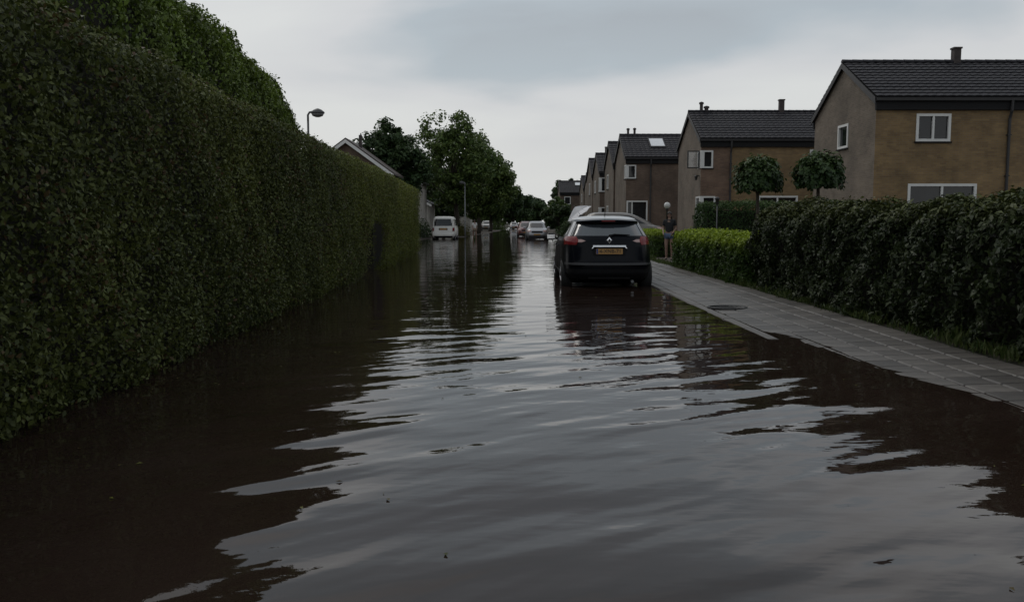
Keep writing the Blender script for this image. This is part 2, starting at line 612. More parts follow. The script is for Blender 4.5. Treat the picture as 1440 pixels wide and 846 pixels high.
# the 300 that show largest stay pieces of their own
spots.sort(key=lambda p: p[1] if pave_z(p[0], p[1]) > -0.012 else 99 + p[1])
rest = MB()
for i, (x, y) in enumerate(spots):
    z = pave_z(x, y) + random.uniform(-0.002, 0.002)
    rx, ry, rz = (random.gauss(0, 0.005) for _ in range(3))
    ry -= 0.036
    rx += pave_z(x, y + 0.5) - pave_z(x, y - 0.5)
    if i < 298:
        o = tile0 if i == 0 else tile0.copy()
        if i:
            COL.objects.link(o)
        o.location = (x, y, z)
        o.rotation_euler = (rx, ry, rz)
        o.parent = pavement
    else:
        rest.box(x - 0.145, x + 0.145, y - 0.145, y + 0.145, z - 0.05, z)
rest = rest.build("paving_tiles", "paving", pavement)
rest["kind"] = "stuff"
kerb0 = bevel(MB().box(-0.065, 0.065, -0.496, 0.496, -0.2, 0.0).build("kerb_stone", "kerb", pavement), 0.012)
for i in range(40):
    o = kerb0 if i == 0 else kerb0.copy()
    if i:
        COL.objects.link(o)
    yy = 2.0 + i
    o.location = (2.935 + random.uniform(-0.006, 0.006), yy, pave_z(2.95, yy) + 0.008 + random.uniform(-0.003, 0.003))
    o.rotation_euler = (math.atan(pave_z(2.95, yy + 0.5) - pave_z(2.95, yy - 0.5)) + random.gauss(0, 0.003), 0, random.gauss(0, 0.004))
    o.parent = pavement

mh = empty("manhole_cover", (MANHOLE[0], MANHOLE[1], pave_z(*MANHOLE) + 0.008),
           "round cast iron manhole cover set in the wet pavement by the waterline", "manhole cover")
prof = [(0.30, -0.05), (0.30, 0.006), (0.292, 0.010), (0.262, 0.010), (0.258, 0.002), (0.258, -0.05)]
fix_normals(MB().lathe(prof, 32).build("rim", "cast_iron", mh))
cv = MB().lathe([(0.252, -0.04), (0.252, -0.006), (0.246, -0.003), (0.0005, -0.003)], 32)
for i in range(-4, 5):
    for j in range(-4, 5):
        if (i * i + j * j) * 0.052 ** 2 < 0.048:
            cv.box(i * 0.052 - 0.014, i * 0.052 + 0.014, j * 0.052 - 0.014, j * 0.052 + 0.014, -0.004, 0.003)
cv.build("cover", "cast_iron", mh)


# ------------------------------------------------------------------ hedges
def hedge_leaves(faces, density, size):
    """faces: list of (fn(u,v)->P,N , area). returns stacked points, normals"""
    Ps, Ns = [], []
    for fn, area in faces:
        n = int(area * density)
        u, v = RNG.random(n), RNG.random(n)
        p, nn = fn(u, v)
        Ps.append(p)
        Ns.append(nn)
    return np.concatenate(Ps), np.concatenate(Ns)


def box_hedge(name, label, x0, x1, y0, y1, z0, z1, leafm, density, size, round_=0.12, jag=0.05, fresh_fn=None, aspect=0.55,
              slope=0.0, group=None, seed=0.0, droop=0.0, ori=0.75):
    root = empty(name, ((x0 + x1) / 2, (y0 + y1) / 2, z0), label, "hedge", group)
    cx, cy = (x0 + x1) / 2, (y0 + y1) / 2
    hx, hy, hz = (x1 - x0) / 2, (y1 - y0) / 2, (z1 - z0)
    n = int((2 * hx * 2 * hy + 2 * (2 * hx + 2 * hy) * hz) * density)
    # sample box surface by area
    areas = np.array([4 * hx * hy, 2 * hy * hz, 2 * hy * hz, 2 * hx * hz, 2 * hx * hz])
    which = RNG.choice(5, size=n, p=areas / areas.sum())
    u, v = RNG.uniform(-1, 1, n), RNG.uniform(-1, 1, n)
    P = np.zeros((n, 3))
    Nn = np.zeros((n, 3))
    m = which == 0
    P[m] = np.stack([u[m] * hx, v[m] * hy, np.full(m.sum(), hz)], -1); Nn[m, 2] = 1
    for k, sgn in ((1, -1), (2, 1)):
        m = which == k
        P[m] = np.stack([np.full(m.sum(), sgn * hx), u[m] * hy, (v[m] + 1) / 2 * hz], -1); Nn[m, 0] = sgn
    for k, sgn in ((3, -1), (4, 1)):
        m = which == k
        P[m] = np.stack([u[m] * hx, np.full(m.sum(), sgn * hy), (v[m] + 1) / 2 * hz], -1); Nn[m, 1] = sgn
    # round the edges
    q = P.copy()
    q[:, 0] = np.clip(q[:, 0], -hx + round_, hx - round_)
    q[:, 1] = np.clip(q[:, 1], -hy + round_, hy - round_)
    q[:, 2] = np.minimum(q[:, 2], hz - round_)
    d = P - q
    L = np.linalg.norm(d, axis=1, keepdims=True)
    on = L[:, 0] > 1e-6
    dd = np.where(L > 1e-6, d / np.maximum(L, 1e-6), Nn)
    P = np.where(on[:, None], q + dd * round_, P)
    bumps = lump(P[:, 0] + P[:, 1], P[:, 2] * 1.3 + P[:, 1], 1.6, seed) * jag
    P += dd * (bumps - RNG.random(n) ** 2 * 0.10 + RNG.random(n) ** 6 * 0.07)[:, None]
    P[:, 2] += slope * P[:, 1] * np.clip(P[:, 2] / hz, 0, 1)
    orient = dd + RNG.normal(scale=ori, size=(n, 3)) + np.array([0, 0, 0.25])
    hrel = P[:, 2] / hz
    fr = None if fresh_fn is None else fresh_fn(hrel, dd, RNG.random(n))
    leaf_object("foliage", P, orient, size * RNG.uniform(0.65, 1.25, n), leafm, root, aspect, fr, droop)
    i = 0.14 + jag
    c = MB().box(-hx + i, hx - i, -hy + i, hy - i, 0.05, hz - i - 0.02).build("branch_core", "twig_core", root)
    st = MB()
    k = max(2, int(hy * 2 / 0.6))
    for s in range(k):
        yy = -hy + i + (2 * hy - 2 * i) * (s + 0.5) / k
        st.tube([(0, yy, -0.05), (0.02, yy + 0.03, 0.3)], [0.02, 0.012], 5)
    st.build("stems", "bark", root)["kind"] = "stuff"
    return root


# long clipped hedge along the left side, with a small arched gap
def left_face(y):
    return -3.06 - 0.0407 * (y - 9)


GAP0, GAP1, GAPH = 20.3, 23.7, 1.36


def long_hedge():
    root = empty("clipped_hedge", (left_face(16), 16, 0),
                 "long clipped dark green hedge along the flooded street with a small arched gap", "hedge")
    o0 = np.array([left_face(16), 16, 0])
    Y0, Y1, H, TH = -4.0, 37.2, 2.76, 1.1
    # front face
    Ps, Ns, Fs, Zs = [], [], [], []
    for ya, yb, dens in ((Y0, 3, 500), (3, 15, 3300), (15, 26, 2300), (26, Y1, 1500)):
        n = int((yb - ya) * H * dens)
        y = RNG.uniform(ya, yb, n)
        z = RNG.uniform(-0.05, H, n)
        x = left_face(y) + lump(y, z * 1.2, 1.0, 0.5) * 0.08 + lump(y * 2.6, z * 2.9, 1.1, 1.5) * 0.05 + lump(y * 6.1, z * 6.6, 1.0, 2.5) * 0.025
        x = x + 0.20 * np.clip((y - 15) / 8.5, 0, 1)
        x -= np.clip((0.5 - z) / 0.5, 0, 1) ** 2 * 0.15          # undercut foot
        r = np.clip((z - (H - 0.25)) / 0.25, 0, 1)                  # rounded shoulder
        x -= (1 - np.sqrt(np.maximum(1 - r ** 2, 0))) * 0.25
        z = z + lump(y * 1.3, y * 0.4, 1.2, 2) * 0.03 * (z / H)
        # ends wrap round
        e = np.clip((y - (Y1 - 0.35)) / 0.35, 0, 1)
        x -= (1 - np.sqrt(np.maximum(1 - e ** 2, 0))) * 0.35
        dpt = RNG.random(n) ** 1.6 * 0.20 - RNG.random(n) ** 7 * 0.10
        x -= dpt
        nn = np.stack([np.ones(n), e * 0.8 - 0.1, r * 1.5 + 0.15], -1)
        arch = GAPH - 0.30 * ((y - (GAP0 + GAP1) / 2) / ((GAP1 - GAP0) / 2)) ** 2
        keep = ~((y > GAP0) & (y < GAP1) & (z < arch))
        Ps.append(np.stack([x, y, z], -1)[keep]); Ns.append(nn[keep]); Zs.append(z[keep] / H)
    # top
    n = int((Y1 - Y0) * TH * 900)
    y = RNG.uniform(Y0, Y1, n)
    x = left_face(y) - RNG.uniform(0.15, TH, n)
    z = H + lump(x * 2, y, 1.0, 2.2) * 0.03 - RNG.random(n) ** 2 * 0.1 + RNG.random(n) ** 8 * 0.1
    Ps.append(np.stack([x, y, z], -1)); Ns.append(np.tile([0.1, 0, 1.0], (n, 1))); Zs.append(np.ones(n))
    # far end, facing up the street, and the near one
    for ye, sg in ((Y1, 1), (Y0, -1)):
        n = int(TH * H * 900)
        x = left_face(ye) - RNG.uniform(0.2, TH, n)
        z = RNG.uniform(0, H, n)
        Ps.append(np.stack([x, ye + sg * RNG.uniform(-0.15, 0.03, n), z], -1)); Ns.append(np.tile([0.1, sg, 0.1], (n, 1))); Zs.append(z / H)
    # the cheeks of the gap
    for ye, sg in ((GAP0, 1), (GAP1, -1)):
        n = 700
        x = left_face(ye) - RNG.uniform(0.1, TH, n)
        z = RNG.uniform(0, 1.15, n)
        Ps.append(np.stack([x, ye + sg * RNG.uniform(-0.10, 0.03, n), z], -1)); Ns.append(np.tile([0.1, sg, 0.0], (n, 1))); Zs.append(z / H)
    P = np.concatenate(Ps) - o0
    Nn = np.concatenate(Ns)
    zr = np.concatenate(Zs)
    n = len(P)
    patch = lump((P[:, 1] + 16) * 0.35, zr * 1.5, 1.0, 4.0)
    fr = np.clip((patch * 0.28 + 0.05) + np.where(zr > 0.96, 0.22, 0) + np.clip((P[:, 1] + 4) / 24, 0, 0.65), 0, 1) * RNG.random(n)
    leaf_object("foliage", P, Nn + RNG.normal(scale=0.8, size=(n, 3)), 0.043 * RNG.uniform(0.45, 1.45, n), "leaf_hedge", root, 0.55, fr,
                dead=(lump((P[:, 1] + 3) * 0.8, zr * 4, 1.0, 7.0) > 0.35) * (RNG.random(n) < 0.16) * 0.8 + (RNG.random(n) < 0.02))
    core = MB()

    def slab(ya, yb, z0, z1, off=0.0):
        a, b = left_face(ya) - 0.38 + off, left_face(yb) - 0.38 + off
        v = [(a - TH + 0.5, ya, z0), (a, ya, z0), (b, yb, z0), (b - TH + 0.5, yb, z0)]
        v += [(p[0], p[1], z1) for p in v]
        core.add([np.array(p) - o0 for p in v], [(0, 3, 2, 1), (4, 5, 6, 7), (0, 1, 5, 4), (1, 2, 6, 5), (2, 3, 7, 6), (3, 0, 4, 7)])

    slab(Y0 + 0.15, GAP0 - 0.1, -0.05, H - 0.2)
    slab(GAP1 + 0.1, Y1 - 0.3, -0.05, H - 0.2, 0.18)
    slab(GAP0 - 0.098, GAP1 + 0.098, GAPH + 0.05, H - 0.22, 0.1)
    core.build("branch_core", "twig_core", root)
    return root


long_hedge()


def dome_hedge():
    """taller hedge with a rounded back, standing behind the clipped one"""
    X0, Y0, Y1 = -4.75, -3.0, 16.7
    root = empty("rounded_hedge", (X0, 8, 0), "tall rounded bright green hedge rising behind the long clipped hedge", "hedge")
    n = 125000
    y = np.concatenate([RNG.uniform(8, Y1, int(n * 0.6)), RNG.uniform(Y0, 8, n - int(n * 0.6))])
    a = RNG.uniform(-0.35, 2.4, n)            # angle round the section from the street side
    H = np.interp(y, [-3, 8, 12.3, 14.6, 15.7, 16.3, 16.7], [4.5, 4.35, 4.12, 3.85, 3.5, 3.1, 2.4])
    wdt = np.interp(y, [-3, 12.3, 14.6, 15.9, 16.7], [1.25, 1.25, 1.15, 0.8, 0.25])
    zc = 2.3
    jag = lump(y * 1.2, a * 1.6, 1.3, 3.0) * 0.07 + lump(y * 3.1, a * 4, 1.0, 1.0) * 0.04
    r = 1 + jag - RNG.random(n) ** 2 * 0.09 + RNG.random(n) ** 6 * 0.06
    x = X0 + wdt * np.cos(a) * r
    z = zc + (H - zc) * np.where(np.sin(a) > 0, np.abs(np.sin(a)) ** 0.8, np.sin(a)) * r
    P = np.stack([x, y, z], -1) - np.array([X0, 8, 0])
    endn = np.clip((y - 14.1) / 2.6, 0, 1)
    Nn = np.stack([np.cos(a), endn * 1.2, np.sin(a) + 0.2], -1)
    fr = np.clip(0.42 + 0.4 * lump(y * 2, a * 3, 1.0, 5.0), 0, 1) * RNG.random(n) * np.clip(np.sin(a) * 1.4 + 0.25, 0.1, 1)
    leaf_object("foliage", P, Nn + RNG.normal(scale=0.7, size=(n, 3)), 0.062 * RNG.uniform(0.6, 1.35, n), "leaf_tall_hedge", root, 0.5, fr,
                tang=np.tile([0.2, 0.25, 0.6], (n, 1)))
    cy = np.linspace(Y0 + 0.3, Y1 - 0.5, 40)
    prof = np.linspace(-0.4, math.pi + 0.4, 16)
    v, f = [], []
    for yy in cy:
        h = np.interp(yy, [-3, 8, 12.3, 14.6, 15.7, 16.3, 16.7], [4.5, 4.35, 4.12, 3.85, 3.5, 3.1, 2.4]) - 0.22
        w = np.interp(yy, [-3, 12.3, 14.6, 15.9, 16.7], [1.25, 1.25, 1.15, 0.8, 0.25]) * 0.86
        ring = [(-w * 0.95, -2.3)] + [(w * math.cos(t), (h - zc) * (abs(math.sin(t)) ** 0.8 if math.sin(t) > 0 else math.sin(t))) for t in prof[::-1]] + [(w * 0.95, -2.3)]
        for px, pz in ring:
            v.append((px, yy - 8, zc + pz))
    m = 18
    for i in range(len(cy) - 1):
        for k in range(m - 1):
            f.append((i * m + k, i * m + k + 1, (i + 1) * m + k + 1, (i + 1) * m + k))
    f.append(tuple(range(m)))
    f.append(tuple(range((len(cy) - 1) * m, len(cy) * m)))
    fix_normals(obj_from("branch_core", v, f, "twig_core", root))


dome_hedge()


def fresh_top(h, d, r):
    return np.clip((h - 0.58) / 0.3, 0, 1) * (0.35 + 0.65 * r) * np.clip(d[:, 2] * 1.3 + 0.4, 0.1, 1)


def fresh_little(h, d, r):
    return np.clip((h - 0.8) / 0.2, 0, 1) * r * 0.8 * np.clip(d[:, 2] + 0.3, 0, 1)


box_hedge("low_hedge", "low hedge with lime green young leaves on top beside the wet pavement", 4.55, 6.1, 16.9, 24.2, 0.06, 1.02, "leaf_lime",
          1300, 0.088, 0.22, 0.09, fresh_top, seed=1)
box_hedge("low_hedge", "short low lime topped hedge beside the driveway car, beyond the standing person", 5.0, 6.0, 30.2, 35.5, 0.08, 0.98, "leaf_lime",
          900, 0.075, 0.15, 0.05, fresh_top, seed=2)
box_hedge("laurel_hedge", "bulky dark laurel hedge with large leaves beside the wet pavement", 4.66, 6.5, 4.2, 16.6, 0.05, 1.50, "leaf_laurel",
          2000, 0.08, 0.45, 0.19, fresh_little, seed=3, aspect=0.45, droop=0.6, ori=0.55)
box_hedge("privet_hedge", "mid green privet hedge below the corner window of the ochre brick house", 5.95, 10.6, 26.8, 28.1, 0.1, 1.92, "leaf_privet",
          1000, 0.07, 0.2, 0.08, fresh_little, seed=4)
box_hedge("garden_hedge", "dark garden hedge before the nearest brick house", 8.2, 16.0, 22.6, 23.7, 0.1, 1.6, "leaf_privet", 600, 0.08, 0.25, 0.08, fresh_little, seed=5)


def weeds():
    n = 5200
    y = RNG.uniform(4, 30, n)
    x = 4.52 + RNG.random(n) ** 2 * 0.28 - (RNG.random(n) ** 5) * 0.12
    tuft = lump(y * 2.1, y * 0.9, 1.3, 0.7)
    h = np.clip(0.05 + 0.09 * tuft + 0.05 * RNG.random(n), 0.02, 0.25)
    P = np.stack([x, y, 0.05 + h * 0.45], -1)
    Nn = np.stack([RNG.normal(size=n), RNG.normal(size=n), RNG.normal(scale=0.25, size=n)], -1)
    o = leaf_object("weeds", P, Nn, h * 1.3, "blade", None, 0.14, tang=np.tile([0, 0, 1.0], (n, 1)))
    o["kind"] = "stuff"


weeds()


# ------------------------------------------------------------------ trees
def tree(name, label, loc, height, crown_r, crown_z0, leafm, nclump, per, lsize, trunk_r, cat="tree", group=None, seed=1, shape=1.0,
         clump=0.16, lean=(0, 0), fresh=0.3, cone=False, gap=0.0):
    rs = np.random.default_rng(seed)
    root = empty(name, loc, label, cat, group)
    ch = height - crown_z0
    cz = crown_z0 + ch * 0.5
    tp = [(0, 0, -0.2), (0.05 * crown_r, 0.02, crown_z0 * 0.6), (lean[0] * 0.5, lean[1] * 0.5, crown_z0 + ch * 0.25), (lean[0], lean[1], crown_z0 + ch * 0.72)]
    MB().tube(tp, [trunk_r * 1.25, trunk_r, trunk_r * 0.7, trunk_r * 0.15], 9).build("trunk", "bark", root, True)
    # clump centres fill an uneven ellipsoid (or a cone)
    C = []
    while len(C) < nclump:
        p = rs.uniform(-1, 1, 3)
        rr = np.linalg.norm(p)
        if cone:
            if math.hypot(p[0], p[1]) > (1 - p[2]) / 2 * 1.05 + 0.05:
                continue
        elif rr > 1 or rr < 0.35:
            continue
        ang = math.atan2(p[1], p[0])
        lim = 0.80 + 0.20 * math.sin(ang * 3 + seed) * math.cos(p[2] * 3 + seed * 2)
        if not cone and rr > lim:
            continue
        if gap and rs.random() < gap and math.sin(p[0] * 6 + seed) * math.sin(p[2] * 7 + seed) > 0.15:
            continue
        taper = 1.0 - 0.35 * shape * max(p[2], 0)
        C.append((p[0] * crown_r * taper + lean[0] * (p[2] + 1) / 2, p[1] * crown_r * taper + lean[1] * (p[2] + 1) / 2, cz + p[2] * ch * 0.5))
    C = np.array(C)
    limbs = MB()
    pick = rs.choice(len(C), min(len(C), 26), replace=False)
    for k in pick:
        c = C[k]
        t = np.clip((c[2] - crown_z0) / ch * 0.7, 0.02, 0.7)
        base = np.array([lean[0] * t * 1.2, lean[1] * t * 1.2, crown_z0 * 0.75 + ch * t * 0.75])
        mid = (base + c) / 2 + np.array([0, 0, -0.06 * ch * (0.5 - t)])
        limbs.tube([base, mid, c], [trunk_r * 0.38 * (1 - t * 0.6), trunk_r * 0.2, trunk_r * 0.05], 6)
    limbs.build("limbs", "bark", root, True)["kind"] = "stuff"
    n = nclump * per
    ci = np.repeat(np.arange(nclump), per)
    rad = clump * crown_r * rs.uniform(0.65, 1.35, nclump)[ci]
    d = unit(rs.normal(size=(n, 3)))
    r = rs.random(n) ** 0.45
    P = C[ci] + d * (rad * r)[:, None] * np.array([1, 1, 0.75])
    Nn = d * 0.7 + np.array([0, 0, 0.6]) + rs.normal(scale=0.55, size=(n, 3))
    tone = rs.random(nclump)[ci]
    leaf_object("crown", P, Nn, lsize * rs.uniform(0.6, 1.3, n), leafm, root, 0.6, np.clip(tone * rs.random(n) * fresh * 1.6, 0, 1), droop=0.3)
    return root


GT = "street trees on the left verge"
tree("broadleaf_tree", "dense dark evergreen tree behind the white van", (-9.9, 69, 0.05), 9.6, 3.9, 0.9, "leaf_tree_dark", 210, 95, 0.32, 0.20, seed=3, fresh=0.15, shape=0.6)
tree("conifer", "slim pointed conifer beside the white gabled house", (-11.6, 70, 0.05), 8.5, 1.1, 0.8, "leaf_tree_dark", 60, 60, 0.3, 0.12, seed=9, cone=True, clump=0.3)
tree("broadleaf_tree", "tallest open crowned street tree with sky showing between its branches", (-5.4, 82, 0.0), 12.0, 4.4, 2.0, "leaf_tree", 185, 70, 0.34, 0.24, seed=24,
     clump=0.18, gap=0.55, fresh=0.3, shape=0.4, lean=(-0.35, 0))
tree("broadleaf_tree", "broad leafy street tree next to the tall lamp post", (-3.9, 97, 0.0), 11.0, 4.8, 1.2, "leaf_tree", 210, 90, 0.36, 0.26, seed=5, fresh=0.35)
tree("broadleaf_tree", "street tree beyond the lamp post, overhanging the small white car", (-3.2, 122, 0.0), 11.4, 5.0, 1.0, "leaf_tree", 160, 85, 0.45, 0.26, seed=8, fresh=0.2)
tree("broadleaf_tree", "far rounded street tree at the left bend of the road", (-2.6, 150, 0.0), 10.6, 4.8, 1.0, "leaf_tree_dark", 130, 80, 0.55, 0.26, seed=13, fresh=0.2)
tree("broadleaf_tree", "farthest low street tree where the road disappears", (0.2, 190, 0.05), 9.0, 5.2, 1.2, "leaf_tree_dark", 120, 80, 0.65, 0.26, seed=17, fresh=0.2)
tree("broadleaf_tree", "leafy tree standing behind the farthest brick house", (9.0, 142, 0.1), 9.3, 3.4, 1.5, "leaf_tree_dark", 100, 80, 0.45, 0.22, seed=23, fresh=0.2)
tree("garden_tree", "small bushy garden tree between the silver car and the far brick house", (5.6, 104, 0.1), 4.4, 2.2, 0.6, "leaf_tree", 70, 80, 0.35, 0.14, seed=29)
tree("garden_tree", "low dark shrubby tree behind the parked silver car", (4.6, 84, 0.1), 3.3, 1.9, 0.3, "leaf_tree_dark", 60, 80, 0.3, 0.12, seed=31)
tree("garden_tree", "wide dark tree closing the view behind the white van", (-8.8, 108, 0.1), 8.6, 4.2, 0.8, "leaf_tree_dark", 130, 80, 0.45, 0.22, seed=33)
tree("garden_tree", "dark tree far behind the tallest street tree", (-9.5, 140, 0.1), 9.6, 5.5, 0.8, "leaf_tree_dark", 140, 80, 0.55, 0.22, seed=35)
tree("garden_tree", "bushy tree at the far end of the road on the left verge", (-7.0, 180, 0.1), 8.0, 5.5, 0.4, "leaf_tree", 120, 70, 0.6, 0.22, seed=37)
tree("garden_tree", "bushy tree closing the road at its far end", (5.0, 225, 0.1), 8.5, 6.5, 0.2, "leaf_tree_dark", 140, 70, 0.75, 0.22, seed=39)
tree("garden_tree", "wide bushy tree behind the far end of the road", (-4.0, 245, 0.1), 9.5, 8.0, 0.2, "leaf_tree_dark", 150, 70, 0.8, 0.22, seed=41)


def ball_tree(label, loc, cz, rx, rz, seed, n=4600):
    rs = np.random.default_rng(seed)
    root = empty("ball_tree", loc, label, "tree", "grafted ball trees in the front garden")
    MB().tube([(0, 0, -0.1), (0.015, 0.01, cz * 0.5), (0.0, 0.02, cz - 0.1)], [0.052, 0.043, 0.04], 10).build("trunk", "bark", root, True)
    lb = MB()
    d = unit(rs.normal(size=(n, 3)))
    d[:, 2] = np.where(d[:, 2] < -0.55, -d[:, 2], d[:, 2])
    d = unit(d)
    for k in range(22):
        e = d[k] * np.array([rx, rx, rz]) * 0.8
        lb.tube([(0, 0.02, cz - 0.22), (e[0] * 0.45, e[1] * 0.45, cz - 0.1 + e[2] * 0.5), (e[0], e[1], cz + e[2])], [0.022, 0.014, 0.005], 6)
    lb.build("limbs", "bark", root, True)["kind"] = "stuff"
    ang = np.arctan2(d[:, 1], d[:, 0])
    lob = 1 + 0.10 * np.sin(ang * 3 + seed) * np.cos(d[:, 2] * 4 + seed) + 0.10 * np.sin(ang * 7 + d[:, 2] * 6 + seed)
    r = (rs.random(n) ** 0.33) * lob + rs.random(n) ** 9 * 0.16
    P = d * r[:, None] * np.array([rx, rx, rz]) + np.array([0, 0, cz])
    low = P[:, 2] < cz - rz * 0.62
    P[low, 2] = cz - rz * 0.62 + rs.normal(scale=0.05, size=low.sum())
    Nn = d * 0.8 + np.array([0, 0, 0.5]) + rs.normal(scale=0.35, size=(n, 3))
    tang = np.stack([d[:, 0], d[:, 1], np.full(n, -0.75)], -1)
    fr = np.clip(d[:, 2], 0, 1) * rs.random(n) * 0.8
    leaf_object("crown", P, Nn, 0.112 * rs.uniform(0.5, 1.4, n), "leaf_ball", root, 0.72, fr, tang=tang)


ball_tree("round clipped ball tree rising above the laurel hedge before the wide white framed window", (6.29, 22.0, 0.1), 2.28, 0.60, 0.56, 2)
ball_tree("round clipped ball tree above the laurel hedge, before the right end of the ochre wall", (7.55, 21.2, 0.1), 2.34, 0.58, 0.55, 6)


# ------------------------------------------------------------------ houses
def wall_panel(mb, fixed, axis, a0, a1, z0, z1, holes, t, inward):
    """flat wall with rectangular openings. axis 'X': spans x at y=fixed; 'Y': spans y at x=fixed. t: thickness, inward +1/-1"""
    us = sorted({a0, a1, *[h[0] for h in holes], *[h[1] for h in holes]})
    zs = sorted({z0, z1, *[h[2] for h in holes], *[h[3] for h in holes]})
    us = [u for u in us if a0 - 1e-6 <= u <= a1 + 1e-6]

    def hole(u, z):
        return any(h[0] < u < h[1] and h[2] < z < h[3] for h in holes)

    def pt(u, z, d):
        return (u, fixed + d * inward, z) if axis == "X" else (fixed + d * inward, u, z)

    for i in range(len(us) - 1):
        for j in range(len(zs) - 1):
            if hole((us[i] + us[i + 1]) / 2, (zs[j] + zs[j + 1]) / 2):
                continue
            c = [(us[i], zs[j]), (us[i + 1], zs[j]), (us[i + 1], zs[j + 1]), (us[i], zs[j + 1])]
            mb.add([pt(u, z, 0) for u, z in c], [(0, 1, 2, 3)])
    for h in holes:
        c = [(h[0], h[2]), (h[1], h[2]), (h[1], h[3]), (h[0], h[3])]
        for k in range(4):
            p, q = c[k], c[(k + 1) % 4]
            if (p[0] == q[0]) and (abs(p[0] - a0) < 1e-6 or abs(p[0] - a1) < 1e-6):
                continue
            mb.add([pt(*p, 0), pt(*q, 0), pt(*q, t), pt(*p, t)], [(0, 1, 2, 3)])


def window(parent, fixed, axis, a0, a1, z0, z1, inward, mullions=(), fw=0.09, proud=0.03, pane="pane", dark=False):
    """white frame, panes set back"""
    fm = "dark_sash" if dark else "white_paint"

    def bx(mb, u0, u1, w0, w1, d0, d1):
        e0, e1 = fixed + d0 * inward, fixed + d1 * inward
        e0, e1 = min(e0, e1), max(e0, e1)
        if axis == "X":
            mb.box(u0, u1, e0, e1, w0, w1)
        else:
            mb.box(e0, e1, u0, u1, w0, w1)

    w = MB()
    bx(w, a0, a1, z1 - fw, z1, -proud, 0.12)
    bx(w, a0, a1, z0, z0 + fw, -proud, 0.12)
    for u in (a0, a1 - fw):
        bx(w, u, u + fw, z0 + fw, z1 - fw, -proud, 0.12)
    for m_ in mullions:
        bx(w, m_ - fw * 0.4, m_ + fw * 0.4, z0 + fw, z1 - fw, -proud * 0.6, 0.1)
    fr = w.build("window", fm, parent)
    edges = [a0 + fw * 0.9, *mullions, a1 - fw * 0.9]
    for k in range(len(edges) - 1):
        p = MB()
        bx(p, edges[k] + 0.01, edges[k + 1] - 0.01, z0 + fw * 0.9, z1 - fw * 0.9, 0.05, 0.065)
        p.build("pane", pane, fr)
    sl = MB()
    bx(sl, a0 - 0.04, a1 + 0.04, z0 - 0.05, z0 - 0.003, -0.07, 0.05)
    sl.build("sill", "fascia", fr)
    return fr


def tile_slope(x0, x1, p_low, p_high, courses, cols, parent, material="roof_tile"):
    """pantile courses between eave and ridge; p=(y,z)"""
    mb = MB()
    sub = 4
    u = np.linspace(0, 1, cols * sub + 1)
    dy, dz = p_high[0] - p_low[0], p_high[1] - p_low[1]
    L = math.hypot(dy, dz)
    ny, nz = -dz / L, dy / L
    if nz < 0:
        ny, nz = -ny, -nz
    wave = 0.022 * np.abs(np.sin(np.pi * u * cols)) ** 0.8
    for c in range(courses):
        t0, t1 = c / courses, min(1.0, (c + 1.12) / courses)
        row = []
        for t, lift in ((t0, 0.0), (t0, 0.045), (t1, 0.008)):
            yy, zz = p_low[0] + dy * t, p_low[1] + dz * t
            jit = 0.004 * math.sin(c * 5.1)
            row.append([(x0 + (x1 - x0) * a, yy + ny * (lift + (w if lift else 0)), zz + nz * (lift + (w if lift else 0)) + jit) for a, w in zip(u, wave)])
        n = len(u)
        v = row[0] + row[1] + row[2]
        f = []
        for k in range(2):
            for i in range(n - 1):
                f.append((k * n + i, k * n + i + 1, (k + 1) * n + i + 1, (k + 1) * n + i))
        mb.add(v, f)
    o = mb.build("roof_tiles", material, parent)
    o["kind"] = "stuff"
    return o


